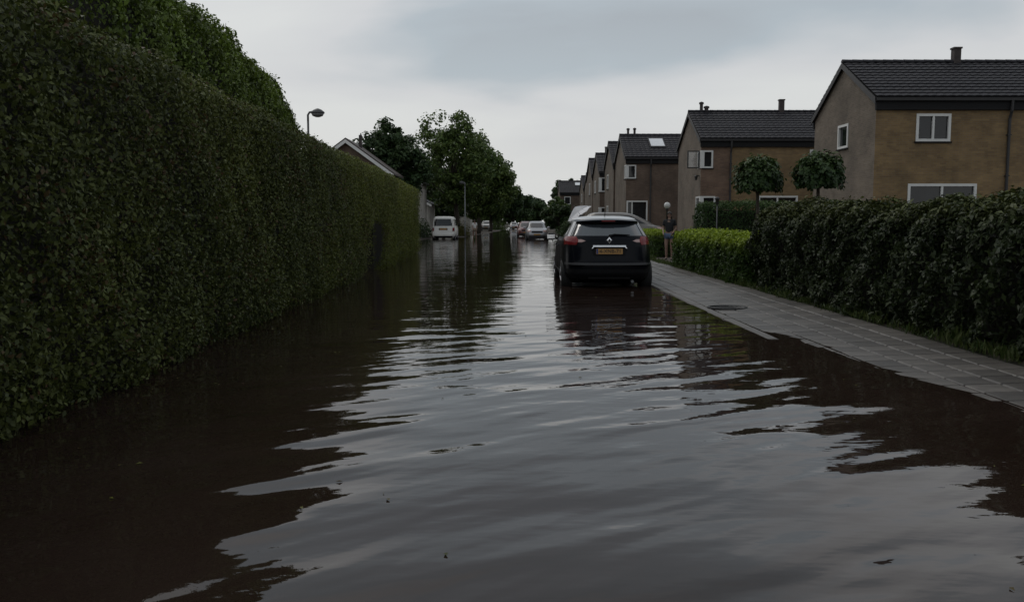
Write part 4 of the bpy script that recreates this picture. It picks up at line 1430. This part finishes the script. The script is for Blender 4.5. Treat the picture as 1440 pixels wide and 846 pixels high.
def hatchback():
    root = empty("hatchback_car", (1.955, 17.1, -0.13),
                 "dark navy hatchback with pale roof standing in the flood beside the pavement", "car")
    sh = Shell(HATCH_ROWS)
    sh.mesh(0.20, 1.49, 70, "body", "paint_navy", root, m=96)
    sh.mesh(1.49, 1.57, 14, "roof", "paint_pale_roof", root, m=96)
    gw = lambda z: 0.605 + (1.40 - z) * 0.46
    rw = patch(sh, "rear", "rear_window", "car_glass_rear", root, 1.165, 1.40, lambda z: -gw(z), gw, off=0.005, nu=20)
    # spoiler lip above the window
    sp = MB()
    xs_ = np.linspace(-0.60, 0.60, 17)
    v = []
    for x in xs_:
        k = 1 - (abs(x) / 0.62) ** 4
        y0, y1 = sh.rear(x, 1.47) + 0.10, sh.rear(x * 0.98, 1.42) - 0.10 * k - 0.02
        v += [(x, y0, 1.515 - 0.03 * (x / 0.6) ** 2), (x, y1, 1.485 - 0.03 * (x / 0.6) ** 2), (x, y1 + 0.012, 1.44 - 0.03 * (x / 0.6) ** 2), (x, sh.rear(x, 1.40) + 0.03, 1.395)]
    f = []
    for i in range(16):
        for k in range(4):
            f.append((i * 4 + k, i * 4 + (k + 1) % 4, i * 4 + 4 + (k + 1) % 4, i * 4 + 4 + k))
    f += [(0, 1, 2, 3), (64, 65, 66, 67)]
    spo = fix_normals(obj_from("spoiler", v, f, "paint_navy", root, False))
    MB().box(-0.13, 0.13, -0.004, 0.01, -0.012, 0.012).build("brake_light", "lamp_red", spo, False, (0, sh.rear(0, 1.42) - 0.118, 1.462))
    # pale strips down the rear pillars and roof edge
    for s in (-1, 1):
        patch(sh, "rear", "pillar_strip", "paint_pale_roof", root, 1.15, 1.45, lambda z: s * (gw(z) + 0.012), lambda z: s * (gw(z) + 0.052), off=0.006, nu=3)
        tl = patch(sh, "rear", "taillight", "lamp_red", root, 0.985, 1.155, lambda z: s * (0.585 + 0.04 * abs(z - 1.07) / 0.09), lambda z: s * (0.838 - max(0.0, z - 1.09) * 0.5), off=0.016, nu=12)
        patch(sh, "rear", "clear_lens", "lamp_clear", tl, 1.035, 1.095, lambda z: s * (0.45 + abs(z - 1.065) * 2.6), lambda z: s * 0.60, off=0.014, nu=6)
        patch(sh, "side", "taillight_flank", "lamp_red", tl, 1.005, 1.13, lambda z: sh.at(z)[1] + 0.10, lambda z: sh.at(z)[1] + 0.32, off=0.010, sgn=s, nu=6)
        # side glass, door lines, cladding
        yr = lambda z: sh.at(z)[1] + 0.52
        yf = lambda z: sh.at(z)[2] - 0.36
        mid = lambda z: yr(z) + (yf(z) - yr(z)) * 0.46
        patch(sh, "side", "side_window", "car_glass", root, 1.13, 1.42, yr, lambda z: mid(z) - 0.035, sgn=s, off=0.004)
        patch(sh, "side", "side_window", "car_glass", root, 1.13, 1.42, lambda z: mid(z) + 0.035, yf, sgn=s, off=0.004)
        patch(sh, "side", "sill_cladding", "plastic_black", root, 0.26, 0.42, 0.95, 3.05, sgn=s, off=0.014)
        for dy in (1.22, 2.12, 3.0):
            patch(sh, "side", "door_seam", "plastic_black", root, 0.43, 1.10, dy - 0.004, dy + 0.004, sgn=s, off=0.002, nu=1)
        for dy in (1.40, 2.28):
            MB().tube([(0, 0, 0), (0.03 * s, 0.03, 0), (0.03 * s, 0.16, 0), (0, 0.19, 0)], 0.013, 6).build("door_handle", "paint_navy", root, True, (s * (sh.side(dy, 0.95) + 0.0), dy, 0.95))
        arch(sh, root, 0.78, 0.385, s, 0.21)
        arch(sh, root, 3.38, 0.385, s, 0.21)
        wheel(root, s * 0.785, 0.78, 0.33, s)
        wheel(root, s * 0.785, 3.38, 0.33, s)
        mm = MB().lathe([(0.02, -0.10), (0.072, -0.085), (0.082, 0.03), (0.06, 0.085), (0.01, 0.10)], 14, "Z").build("wing_mirror", "paint_navy", root, True, (s * 1.0, 2.78, 1.11))
        mm.scale = (1.35, 0.75, 0.8)
        MB().tube([(s * 0.80, 2.80, 1.05), (s * 0.92, 2.79, 1.08)], 0.025, 6).build("mirror_arm", "plastic_black", root)
        MB().box(-0.1, 0.1, -0.004, 0.004, -0.06, 0.06).build("mirror_glass", "chrome", mm, False, (0, -0.088, 0.0)).scale = (0.62, 1, 0.95)
        patch(sh, "front", "headlight", "lamp_clear", root, 0.74, 0.88, s * 0.5, s * 0.83, off=0.012, nu=6)
    # bumper: pale ledge, body-colour upper, black lower with diffuser
    patch(sh, "rear", "bumper_ledge", "ledge_grey", root, 0.585, 0.625, -0.84, 0.84, off=0.035, nu=30, nv=3)
    patch(sh, "rear", "rear_bumper", "plastic_black", root, 0.27, 0.50, -0.845, 0.845, off=0.022, nu=30)
    patch(sh, "rear", "diffuser", "plastic_grey", root, 0.29, 0.335, -0.40, 0.40, off=0.034, nu=12, nv=2)
    patch(sh, "rear", "tailgate_seam", "plastic_black", root, 0.640, 0.648, -0.66, 0.66, off=0.003, nu=20, nv=1)
    for s in (-1, 1):
        patch(sh, "rear", "tailgate_seam", "plastic_black", root, 0.648, 0.98, lambda z: s * (0.66 + (z - 0.648) * 0.1), lambda z: s * (0.668 + (z - 0.648) * 0.1), off=0.003, nu=1)
    # chrome strip with turned down ends, badge, plate in its recess
    st = patch(sh, "rear", "chrome_strip", "chrome", root, 0.945, 0.978, -0.315, 0.315, off=0.045, nu=20, nv=3)
    for s in (-1, 1):
        patch(sh, "rear", "chrome_tip", "chrome", st, 0.915, 0.945, lambda z: s * (0.315 + (0.945 - z) * 0.9), lambda z: s * (0.292 + (0.945 - z) * 0.9), off=0.038, nu=2, nv=3)
    patch(sh, "rear", "plate_recess", "plastic_black", root, 0.77, 0.945, lambda z: -0.30 - (z - 0.77) * 0.3, lambda z: 0.30 + (z - 0.77) * 0.3, off=0.008, nu=14)
    pl = patch(sh, "rear", "number_plate", "plate_yellow", root, 0.800, 0.910, -0.255, 0.255, off=0.020, nu=10)
    yb = sh.rear(0, 0.855) - 0.024
    text_mesh("plate_lettering", "4-XNB-71", 0.105, "plate_ink", pl, (0.018, yb, 0.855), (R(90), 0, 0), 0.40)
    MB().box(-0.25, -0.218, -0.002, 0.002, -0.05, 0.05).build("plate_band", "plate_blue", pl, False, (0, yb + 0.0, 0.855))
    d = MB()
    o_, i_ = (0.052, 0.068), (0.022, 0.036)
    ov = [(o_[0], 0), (0, o_[1]), (-o_[0], 0), (0, -o_[1])]
    iv = [(i_[0], 0), (0, i_[1]), (-i_[0], 0), (0, -i_[1])]
    vv_ = [(a, -0.012, b) for a, b in ov] + [(a, -0.020, b) for a, b in iv] + [(a, 0.02, b) for a, b in ov] + [(a, 0.02, b) for a, b in iv]
    ff_ = []
    for k in range(4):
        k2 = (k + 1) % 4
        ff_ += [(k, k2, 4 + k2, 4 + k), (k, 8 + k, 8 + k2, k2), (4 + k, 4 + k2, 12 + k2, 12 + k)]
    fix_normals(obj_from("badge", vv_, ff_, "chrome", root, False, (0, sh.rear(0, 1.07) - 0.014, 1.075)))
    # rear wiper and its arm
    wp = MB().tube([(0.02, -0.03, 1.17), (0.10, -0.02, 1.195), (0.36, -0.012, 1.187)], [0.016, 0.012, 0.007], 6).tube([(0.06, -0.008, 1.185), (0.40, -0.006, 1.180)], 0.012, 5)
    wp.lathe([(0.028, -0.04), (0.028, 0.02)], 10, "Y", (0.02, 0.0, 1.165))
    wp.build("rear_wiper", "plastic_black", root, False, (0, sh.rear(0.1, 1.18) - 0.012, 0))
    MB().tube([(0, 0.98, 1.565), (0, 0.93, 1.64), (0, 0.88, 1.70)], [0.014, 0.006, 0.003], 6).build("aerial", "plastic_black", root)
    g1 = lambda z: sh.at(z)[0] * 0.88
    patch(sh, "front", "windscreen", "car_glass", root, 1.13, 1.45, lambda z: -g1(z), g1)
    patch(sh, "front", "grille", "plastic_black", root, 0.62, 0.78, -0.5, 0.5, off=0.012)
    root.scale = (1.05, 1.0, 1.0)
    MB().tube([(0.45, 0.35, 0.26), (0.45, 0.05, 0.25)], 0.03, 10).build("exhaust_pipe", "galvanised", root)


hatchback()

generic_car("parked_car", "silver grey car facing up the street, standing in the flood beyond the navy hatchback", (1.95, 70.5, DEP), R(180), "paint_silver", kw=0.97)
generic_car("parked_car", "red car half hidden behind the silver grey one", (1.35, 84.5, DEP), R(180), "paint_red", kw=0.97)
generic_car("parked_car", "beige metallic car parked crosswise on the driveway by the brick houses", (3.30, 42.8, 0.16), R(-90), "paint_beige", kl=1.04, kz=1.05, cab=0.45)
generic_car("parked_car", "small white car far down the road under the street trees", (-4.0, 136, 0.04), R(180), "paint_white", kw=0.95, kl=0.9)
generic_car("parked_car", "tiny pale car at the very end of the flooded road", (0.35, 178, DEP), R(180), "paint_silver", kw=0.95, kl=0.9)


def van():
    root = empty("van", (-5.35, 66.5, DEP), "white van with dark rear window parked at the left edge of the flood", "van")
    rows = [(0.28, 0.80, 0.12, 4.7, 9), (0.45, 0.90, 0.0, 4.76, 9), (0.62, 0.915, 0.0, 4.77, 9), (0.66, 0.915, 0.06, 4.74, 9), (0.95, 0.92, 0.08, 4.62, 9), (1.10, 0.91, 0.09, 4.35, 8.5), (1.20, 0.90, 0.10, 3.95, 8),
            (1.45, 0.865, 0.14, 3.6, 8), (1.72, 0.81, 0.19, 3.2, 8), (1.86, 0.77, 0.24, 2.95, 7), (1.92, 0.70, 0.32, 2.75, 6), (1.95, 0.55, 0.5, 2.5, 5)]
    sh = Shell(rows)
    sh.mesh(0.28, 1.95, 70, "body", "paint_white", root, m=96)
    patch(sh, "rear", "rear_window", "car_glass", root, 1.20, 1.74, -0.70, 0.70, off=0.006)
    patch(sh, "front", "windscreen", "car_glass", root, 1.22, 1.74, -0.74, 0.74, off=0.006)
    patch(sh, "rear", "tailgate_seam", "plastic_grey", root, 0.68, 0.695, -0.82, 0.82, off=0.003, nv=1)
    patch(sh, "rear", "rear_bumper", "plastic_black", root, 0.28, 0.42, -0.86, 0.86, off=0.02)
    pl = patch(sh, "rear", "number_plate", "plate_yellow", root, 0.90, 1.01, -0.26, 0.26, off=0.012)
    patch(sh, "rear", "plate_recess", "plastic_grey", pl, 0.87, 1.04, -0.34, 0.34, off=0.006)
    for s in (-1, 1):
        patch(sh, "rear", "taillight", "lamp_red", root, 0.80, 1.06, s * 0.72, s * 0.865, off=0.012, nu=4)
        patch(sh, "front", "headlight", "lamp_clear", root, 0.75, 0.93, s * 0.5, s * 0.84, off=0.012, nu=4)
        patch(sh, "side", "side_window", "car_glass", root, 1.22, 1.70, 2.45, 3.2, sgn=s)
        patch(sh, "side", "side_window", "car_glass", root, 1.22, 1.70, 1.35, 2.3, sgn=s)
        patch(sh, "side", "side_window", "car_glass", root, 1.22, 1.70, 0.4, 1.2, sgn=s)
        arch(sh, root, 0.95, 0.40, s, 0.29)
        arch(sh, root, 3.85, 0.40, s, 0.29)
        wheel(root, s * 0.80, 0.95, 0.34, s)
        wheel(root, s * 0.80, 3.85, 0.34, s)
        mo = MB().lathe([(0.02, -0.13), (0.08, -0.1), (0.08, 0.1), (0.02, 0.13)], 10, "Z").build("wing_mirror", "plastic_black", root, True, (s * 1.02, 3.45, 1.28))


van()


# ------------------------------------------------------------------ lamps
def lamp_post(label, loc, h, arm, head_dir=1):
    root = empty("street_lamp", loc, label, "street lamp")
    MB().lathe([(0.075, -0.2), (0.075, 0.9), (0.05, 1.0), (0.038, h - 0.35)], 12).build("post", "galvanised" if arm < 0.2 else "lamp_grey", root, True)
    pts = [(0, 0, h - 0.4), (0, 0, h - 0.12), (head_dir * 0.06, 0, h - 0.03), (head_dir * (0.12 + arm * 0.3), 0, h)]
    MB().tube(pts, 0.038, 8).build("arm", "galvanised" if arm < 0.2 else "lamp_grey", root, True)
    x = head_dir * (0.10 + arm * 0.3)
    hd = MB().lathe([(0.02, 0.10), (0.11, 0.06), (0.20, -0.02), (0.20, -0.06)], 14).build("lamp_head", "lamp_grey", root, True, (x + head_dir * 0.16, 0, h - 0.0))
    hd.scale = (1.25, 0.85, 1.1)
    lens = MB().lathe([(0.185, -0.062), (0.15, -0.14), (0.06, -0.18)], 14).build("lens", "lamp_lens", hd, True)
    return root


lamp_post("dark street lamp with a round head standing behind the clipped hedge", (-7.3, 31.0, 0.05), 5.20, 0.3)
lamp_post("tall slim grey street lamp beside the olive bush and the street trees", (-4.30, 78.5, 0.03), 4.95, 0.1, -1)

gl = empty("garden_lamp", (6.0, 33.2, 0.1), "white globe garden lamp on a post behind the standing person", "garden lamp")
MB().lathe([(0.05, -0.1), (0.05, 0.05), (0.03, 0.08), (0.028, 1.69), (0.06, 1.71), (0.06, 1.75)], 12).build("post", "dark_sash", gl, True)
MB().lathe([(0.05, 1.745)] + [(0.125 * math.sin(t), 1.86 - 0.125 * math.cos(t)) for t in np.linspace(0.42, math.pi - 0.02, 14)], 18).build("globe", "lamp_glass", gl, True)

ps = empty("garden_lamp", (5.95, 24.9, 0.1), "thin grey post lamp with a small dark cap beside the privet hedge", "garden lamp")
MB().lathe([(0.02, -0.1), (0.015, 1.72)], 10).build("post", "lamp_grey", ps, True)
MB().lathe([(0.045, 1.72), (0.05, 1.74), (0.05, 1.86), (0.085, 1.88), (0.02, 1.95)], 12).build("lamp_head", "dark_sash", ps, True)


# bush and low planting on the left verge
def bush(name, label, loc, r, h, leafm, n, size, seed):
    rs = np.random.default_rng(seed)
    root = empty(name, loc, label, "bush")
    d = unit(rs.normal(size=(n, 3)))
    d[:, 2] = np.abs(d[:, 2])
    a = np.arctan2(d[:, 1], d[:, 0])
    rr = rs.random(n) ** 0.4 * (1 + 0.15 * np.sin(a * 3 + seed) + 0.1 * np.sin(a * 5 + d[:, 2] * 5))
    P = d * rr[:, None] * np.array([r, r, h])
    leaf_object("foliage", P, d + rs.normal(scale=0.6, size=(n, 3)), size * rs.uniform(0.6, 1.3, n), leafm, root, 0.5, rs.random(n) * d[:, 2] * 0.4)
    m = MB()
    for k in range(9):
        e = d[k] * np.array([r, r, h]) * 0.7
        m.tube([(0, 0, -0.1), e * 0.5, e], [0.03, 0.02, 0.006], 5)
    m.build("stems", "bark", root)["kind"] = "stuff"


bush("bush", "olive green bush at the foot of the slim grey street lamp", (-4.85, 81, 0.03), 0.95, 1.25, "leaf_olive", 1600, 0.16, 3)
bush("bush", "dark rounded bush between the hedge end and the white van", (-8.0, 72, 0.05), 1.5, 1.6, "leaf_tree_dark", 2400, 0.16, 5)
bush("bush", "dark green bush on the verge near the small white car", (-3.0, 150, 0.0), 2.6, 2.2, "leaf_tree", 2000, 0.24, 6)
bush("bush", "broad dark shrub on the right verge beside the silver grey car", (5.2, 70, 0.1), 1.7, 1.7, "leaf_tree_dark", 2400, 0.16, 7)
bush("bush", "dark shrub on the right verge before the dark gabled house", (5.4, 58, 0.1), 1.3, 1.3, "leaf_tree_dark", 2000, 0.14, 8)
bush("bush", "low dark shrub by the verge next to the farthest brick house", (6.4, 92, 0.1), 2.0, 2.0, "leaf_tree_dark", 2000, 0.2, 9)


def left_pavement():
    n = 16
    v, f = [], []
    for i in range(n + 1):
        y = 40 + i * 2.2
        wob = 0.25 * math.sin(y * 0.4) + 0.12 * math.sin(y * 1.1)
        e = -6.45 - 0.01 * (y - 40)
        v += [(e + 0.25 * wob, y, -0.02), (e - 0.9, y, 0.055), (e - 2.4, y, 0.075)]
    for i in range(n):
        for k in range(2):
            f.append((i * 3 + k, i * 3 + k + 1, i * 3 + k + 4, i * 3 + k + 3))
    o = fix_normals(obj_from("far_pavement", v, f, "paving", None, True))
    o["kind"] = "structure"


left_pavement()


# ------------------------------------------------------------------ people
def skin_obj(name, verts, edges, radii, material, parent, root=0, sub=2):
    me = bpy.data.meshes.new(name)
    me.from_pydata(verts, edges, [])
    o = bpy.data.objects.new(name, me)
    COL.objects.link(o)
    o.parent = parent
    md = o.modifiers.new("Skin", "SKIN")
    for i, r in enumerate(radii):
        rr = r if hasattr(r, "__len__") else (r, r)
        me.skin_vertices[0].data[i].radius = rr
        me.skin_vertices[0].data[i].use_root = (i == root)
    md.use_smooth_shade = True
    s = o.modifiers.new("Subdivision", "SUBSURF")
    s.levels = sub
    s.render_levels = sub
    me.materials.append(M[material])
    dg = bpy.context.evaluated_depsgraph_get()
    dg.update()
    m2 = bpy.data.meshes.new_from_object(o.evaluated_get(dg))
    o.modifiers.clear()
    o.data = m2
    m2.materials.clear()
    m2.materials.append(M[material])
    m2.shade_smooth()
    return o


def person(label, loc, rz, h, top, bottom, hair="hair_dark", pose="stand", bare_legs=True, hair_long=True):
    """faces -Y before rotation"""
    root = empty("person", loc, label, "person", None, rz)
    k = h / 1.70
    V, E, Rr = [], [], []

    def add(p, r, par=None):
        V.append(tuple(c * k for c in p))
        Rr.append(tuple(c * k for c in r) if hasattr(r, "__len__") else r * k)
        if par is not None:
            E.append((par, len(V) - 1))
        return len(V) - 1

    st = 0.10 if pose == "walk" else 0.0
    pel = add((0, 0, 0.92), (0.145, 0.11))
    wai = add((0, -0.01, 1.08), (0.12, 0.09), pel)
    che = add((0, 0, 1.28), (0.15, 0.10), wai)
    nb = add((0, 0.01, 1.43), (0.06, 0.055), che)
    nk = add((0, 0.0, 1.49), (0.05, 0.05), nb)
    hd = add((0, -0.015, 1.575), (0.070, 0.085), nk)
    ht = add((0, -0.005, 1.655), (0.060, 0.075), hd)
    hands = []
    for s in (-1, 1):
        hip = add((s * 0.09, 0, 0.88), 0.095, pel)
        kn = add((s * 0.10, -s * st - 0.02, 0.48), 0.060, hip)
        ca = add((s * 0.10, -s * st * 0.6 + 0.01, 0.32), 0.052, kn)
        an = add((s * 0.10, -s * st * 1.3 + 0.02, 0.08), 0.036, ca)
        he = add((s * 0.10, -s * st * 1.3 - 0.02, 0.035), 0.034, an)
        add((s * 0.115, -s * st * 1.3 - 0.15, 0.025), (0.038, 0.022), he)
        sho = add((s * 0.175, 0.0, 1.39), 0.055, che)
        if pose == "stand":
            el, wr = (s * 0.235, 0.03, 1.12), (s * 0.18, -0.15, 0.98)
        elif pose == "hold":
            el, wr = ((s * 0.24, -0.02, 1.13), (s * 0.15, -0.2, 1.30)) if s > 0 else ((s * 0.23, 0.02, 1.12), (s * 0.22, -0.05, 0.88))
        else:
            el, wr = (s * 0.225, 0.03 + s * 0.08, 1.12), (s * 0.215, -0.06 + s * 0.16, 0.90)
        e = add(el, 0.040, sho)
        w = add(wr, 0.026, e)
        dv = (Vector(wr) - Vector(el)).normalized()
        side = dv.cross(Vector((1, 0, 0))).normalized()
        pm_ = Vector(wr) + dv * 0.075
        p = add(tuple(pm_), (0.030, 0.018), w)
        for q, (off, ln) in enumerate(((-0.027, 0.062), (-0.009, 0.075), (0.009, 0.07), (0.026, 0.055))):
            b = pm_ + side * off + dv * 0.028
            b1 = add(tuple(b), 0.0085, p)
            b2 = add(tuple(b + dv * ln * 0.55 + Vector((-s * 0.012, 0, 0))), 0.008, b1)
            add(tuple(b + dv * ln + Vector((-s * 0.03, 0, 0))), 0.0065, b2)
        tb = Vector(wr) + dv * 0.03 - side * 0.03
        t1 = add(tuple(tb), 0.011, w)
        add(tuple(tb + dv * 0.045 - side * 0.02), 0.009, t1)
        hands.append(Vector(wr) * k + dv * 0.09 * k)
    skin_obj("body", V, E, Rr, "skin", root)
    # face
    hc = Vector((0, -0.015, 1.575)) * k
    for s in (-1, 1):
        MB().lathe([(0.001, -0.012), (0.010, -0.006), (0.012, 0.0), (0.010, 0.006), (0.001, 0.012)], 10, "Y").build("eye", "eye", root, True, hc + Vector((s * 0.028, -0.083, 0.02)) * k)
        ear = MB().lathe([(0.004, -0.008), (0.024, -0.004), (0.026, 0.006), (0.01, 0.01)], 10, "X").build("ear", "skin", root, True, hc + Vector((s * 0.072, 0.0, 0.0)) * k)
        ear.scale = (1, 0.7, 1.2)
    MB().add([(-0.014, 0.006, -0.02), (0.014, 0.006, -0.02), (0, -0.026, -0.014), (0, 0.004, 0.03)], [(0, 2, 1), (0, 3, 2), (1, 2, 3), (0, 1, 3)]).build("nose", "skin", root, False, hc + Vector((0, -0.082, 0.0)) * k)
    MB().lathe([(0.001, -0.006), (0.008, 0.0), (0.001, 0.006)], 10, "Y").build("mouth", "lip", root, True, hc + Vector((0, -0.078, -0.045)) * k).scale = (2.4, 1, 0.8)
    # hair: cap plus fall at the back
    hv, hf = [], []
    n1, n2 = 12, 20
    for i in range(n1 + 1):
        ph = i / n1 * 1.9
        for j in range(n2):
            t = 2 * math.pi * j / n2
            frontal = max(0.0, -math.sin(t))
            a = ph * (1 - 0.48 * frontal)
            x, y_, z_ = math.sin(a) * math.cos(t) * 0.086, math.sin(a) * math.sin(t) * 0.108, math.cos(a) * 0.115
            if hair_long and i > n1 - 4 and math.sin(t) > -0.2:
                z_ -= (i - n1 + 4) * 0.045
                y_ += 0.012
            hv.append((hc + Vector((x, y_ + 0.008, z_ + 0.03)) * k))
    for i in range(n1):
        for j in range(n2):
            j2 = (j + 1) % n2
            hf.append((i * n2 + j, i * n2 + j2, (i + 1) * n2 + j2, (i + 1) * n2 + j))
    hr = obj_from("hair", hv, hf, hair, root, True)
    # clothes: slightly fuller shells over the body
    idx = {"pel": 0, "wai": 1, "che": 2}
    tv = [V[0], V[1], V[2], V[3]]
    tv[0] = (0, 0, 0.93 * k)
    tr_ = [(0.160 * k, 0.125 * k), (0.142 * k, 0.112 * k), (0.168 * k, 0.120 * k), (0.075 * k, 0.07 * k)]
    te = [(0, 1), (1, 2), (2, 3)]
    hipi = [i for i, v in enumerate(V) if abs(abs(v[0]) - 0.175 * k) < 1e-6 and abs(v[2] - 1.39 * k) < 1e-6]
    for i in hipi:
        tv.append(V[i]); tr_.append(0.068 * k); te.append((2, len(tv) - 1))
        tv.append(tuple((Vector(V[i]) * 0.25 + Vector(V[i + 1]) * 0.75))); tr_.append(0.054 * k); te.append((len(tv) - 2, len(tv) - 1))
    skin_obj("top", tv, te, tr_, top, root)
    bv = [(0, 0, 0.95 * k)]
    br_ = [(0.158 * k, 0.122 * k)]
    be = []
    for s in (-1, 1):
        i0 = [i for i, v in enumerate(V) if abs(v[0] - s * 0.09 * k) < 1e-6 and abs(v[2] - 0.88 * k) < 1e-6][0]
        bv.append(V[i0]); br_.append(0.112 * k); be.append((0, len(bv) - 1))
        kn = Vector(V[i0 + 1])
        mid = Vector(V[i0]) * 0.5 + kn * 0.5
        bv.append(tuple(mid)); br_.append(0.094 * k); be.append((len(bv) - 2, len(bv) - 1))
        if not bare_legs:
            bv.append(tuple(kn)); br_.append(0.072 * k); be.append((len(bv) - 2, len(bv) - 1))
            bv.append(tuple(V[i0 + 3])); br_.append(0.052 * k); be.append((len(bv) - 2, len(bv) - 1))
    skin_obj("shorts" if bare_legs else "trousers", bv, be, br_, bottom, root)
    for s in (-1, 1):
        i0 = [i for i, v in enumerate(V) if abs(v[0] - s * 0.09 * k) < 1e-6 and abs(v[2] - 0.88 * k) < 1e-6][0]
        a, hl, to = Vector(V[i0 + 3]), Vector(V[i0 + 4]), Vector(V[i0 + 5])
        skin_obj("shoe", [tuple(hl + Vector((0, 0.03, 0)) * k), tuple(hl), tuple(to)], [(0, 1), (1, 2)], [(0.040 * k, 0.036 * k), (0.043 * k, 0.038 * k), (0.044 * k, 0.028 * k)], "shoe", root)
    return root, hands


person("person in a black top and denim shorts standing between the low hedges", (5.22, 28.4, 0.07), R(-25), 1.58, "cloth_black", "denim", pose="stand")
person("person in a white top wading past the olive bush near the white van", (-3.1, 71.0, -0.12), R(15), 1.66, "cloth_white", "cloth_tan", pose="walk", hair_long=False)
pr, hands = person("person hidden behind the navy hatchback, holding up a pale umbrella", (1.80, 22.3, -0.13), R(20), 1.62, "cloth_black", "denim", pose="hold", bare_legs=False)

# pale umbrella, tilted over the hidden person
um = empty("umbrella", (0, 0, 0), "pale translucent umbrella showing above the roof of the navy hatchback", "umbrella")
hw = Matrix.Rotation(R(20), 4, "Z") @ hands[1]
grip = Vector((1.80, 22.3, -0.13)) + hw
um.location = grip
um.rotation_euler = (R(-16), R(-32), R(10))
mU = bpy.data.materials.new("umbrella_film")
mU.use_nodes = True
tU = mU.node_tree
bU = tU.nodes["Principled BSDF"]
bU.inputs["Base Color"].default_value = (0.82, 0.83, 0.88, 1)
bU.inputs["Roughness"].default_value = 0.35
tl_ = N(tU, "ShaderNodeBsdfTranslucent")
tl_.inputs[0].default_value = (0.95, 0.95, 0.97, 1)
mx_ = N(tU, "ShaderNodeMixShader")
mx_.inputs[0].default_value = 0.65
tU.links.new(bU.outputs[0], mx_.inputs[1])
tU.links.new(tl_.outputs[0], mx_.inputs[2])
tU.links.new(mx_.outputs[0], tU.nodes["Material Output"].inputs[0])
M["umbrella_film"] = mU
UH, UR = 0.66, 0.37
cv_, cf_ = [], []
nseg, nr = 32, 6
for i in range(nr + 1):
    a = i / nr
    for j in range(nseg):
        t = 2 * math.pi * j / nseg
        sc = 1 - 0.10 * a * (abs(math.sin(t * 4)))
        cv_.append((UR * a * sc * math.cos(t), UR * a * sc * math.sin(t), UH - (a ** 1.25) * 0.22 + 0.012 * a * abs(math.sin(t * 4))))
for i in range(nr):
    for j in range(nseg):
        j2 = (j + 1) % nseg
        cf_.append((i * nseg + j, i * nseg + j2, (i + 1) * nseg + j2, (i + 1) * nseg + j))
obj_from("canopy", cv_, cf_, "umbrella_film", um, True)
MB().tube([(0, 0, -0.12), (0, 0, UH + 0.06)], [0.007, 0.004], 8).build("shaft", "galvanised", um)
MB().tube([(0, 0, -0.08), (0, 0, -0.2), (0.02, 0, -0.235), (0.05, 0, -0.22)], 0.013, 8).build("handle", "plastic_black", um, True)
for j in range(8):
    t = 2 * math.pi * j / 8
    pts = [(UR * a * math.cos(t), UR * a * math.sin(t), UH - (a ** 1.25) * 0.22 - 0.006) for a in np.linspace(0.02, 1, 7)]
    MB().tube(pts, 0.003, 5).build("rib", "white_paint", um)


def floating_bits():
    n = 110
    y = RNG.uniform(2.5, 16, n)
    x = RNG.uniform(-2.8, 2.8, n)
    side = RNG.random(n) < 0.55
    x = np.where(side, left_face(y) + 0.15 + RNG.random(n) ** 2 * 1.2, x)
    P = np.stack([x, y, np.full(n, 0.004)], -1)
    Nn = np.tile([0, 0, 1.0], (n, 1)) + RNG.normal(scale=0.12, size=(n, 3))
    o = leaf_object("floating_leaves", P, Nn, RNG.uniform(0.012, 0.04, n), "leaf_hedge", None, 0.5, RNG.random(n), dead=RNG.random(n))
    o["kind"] = "stuff"


floating_bits()
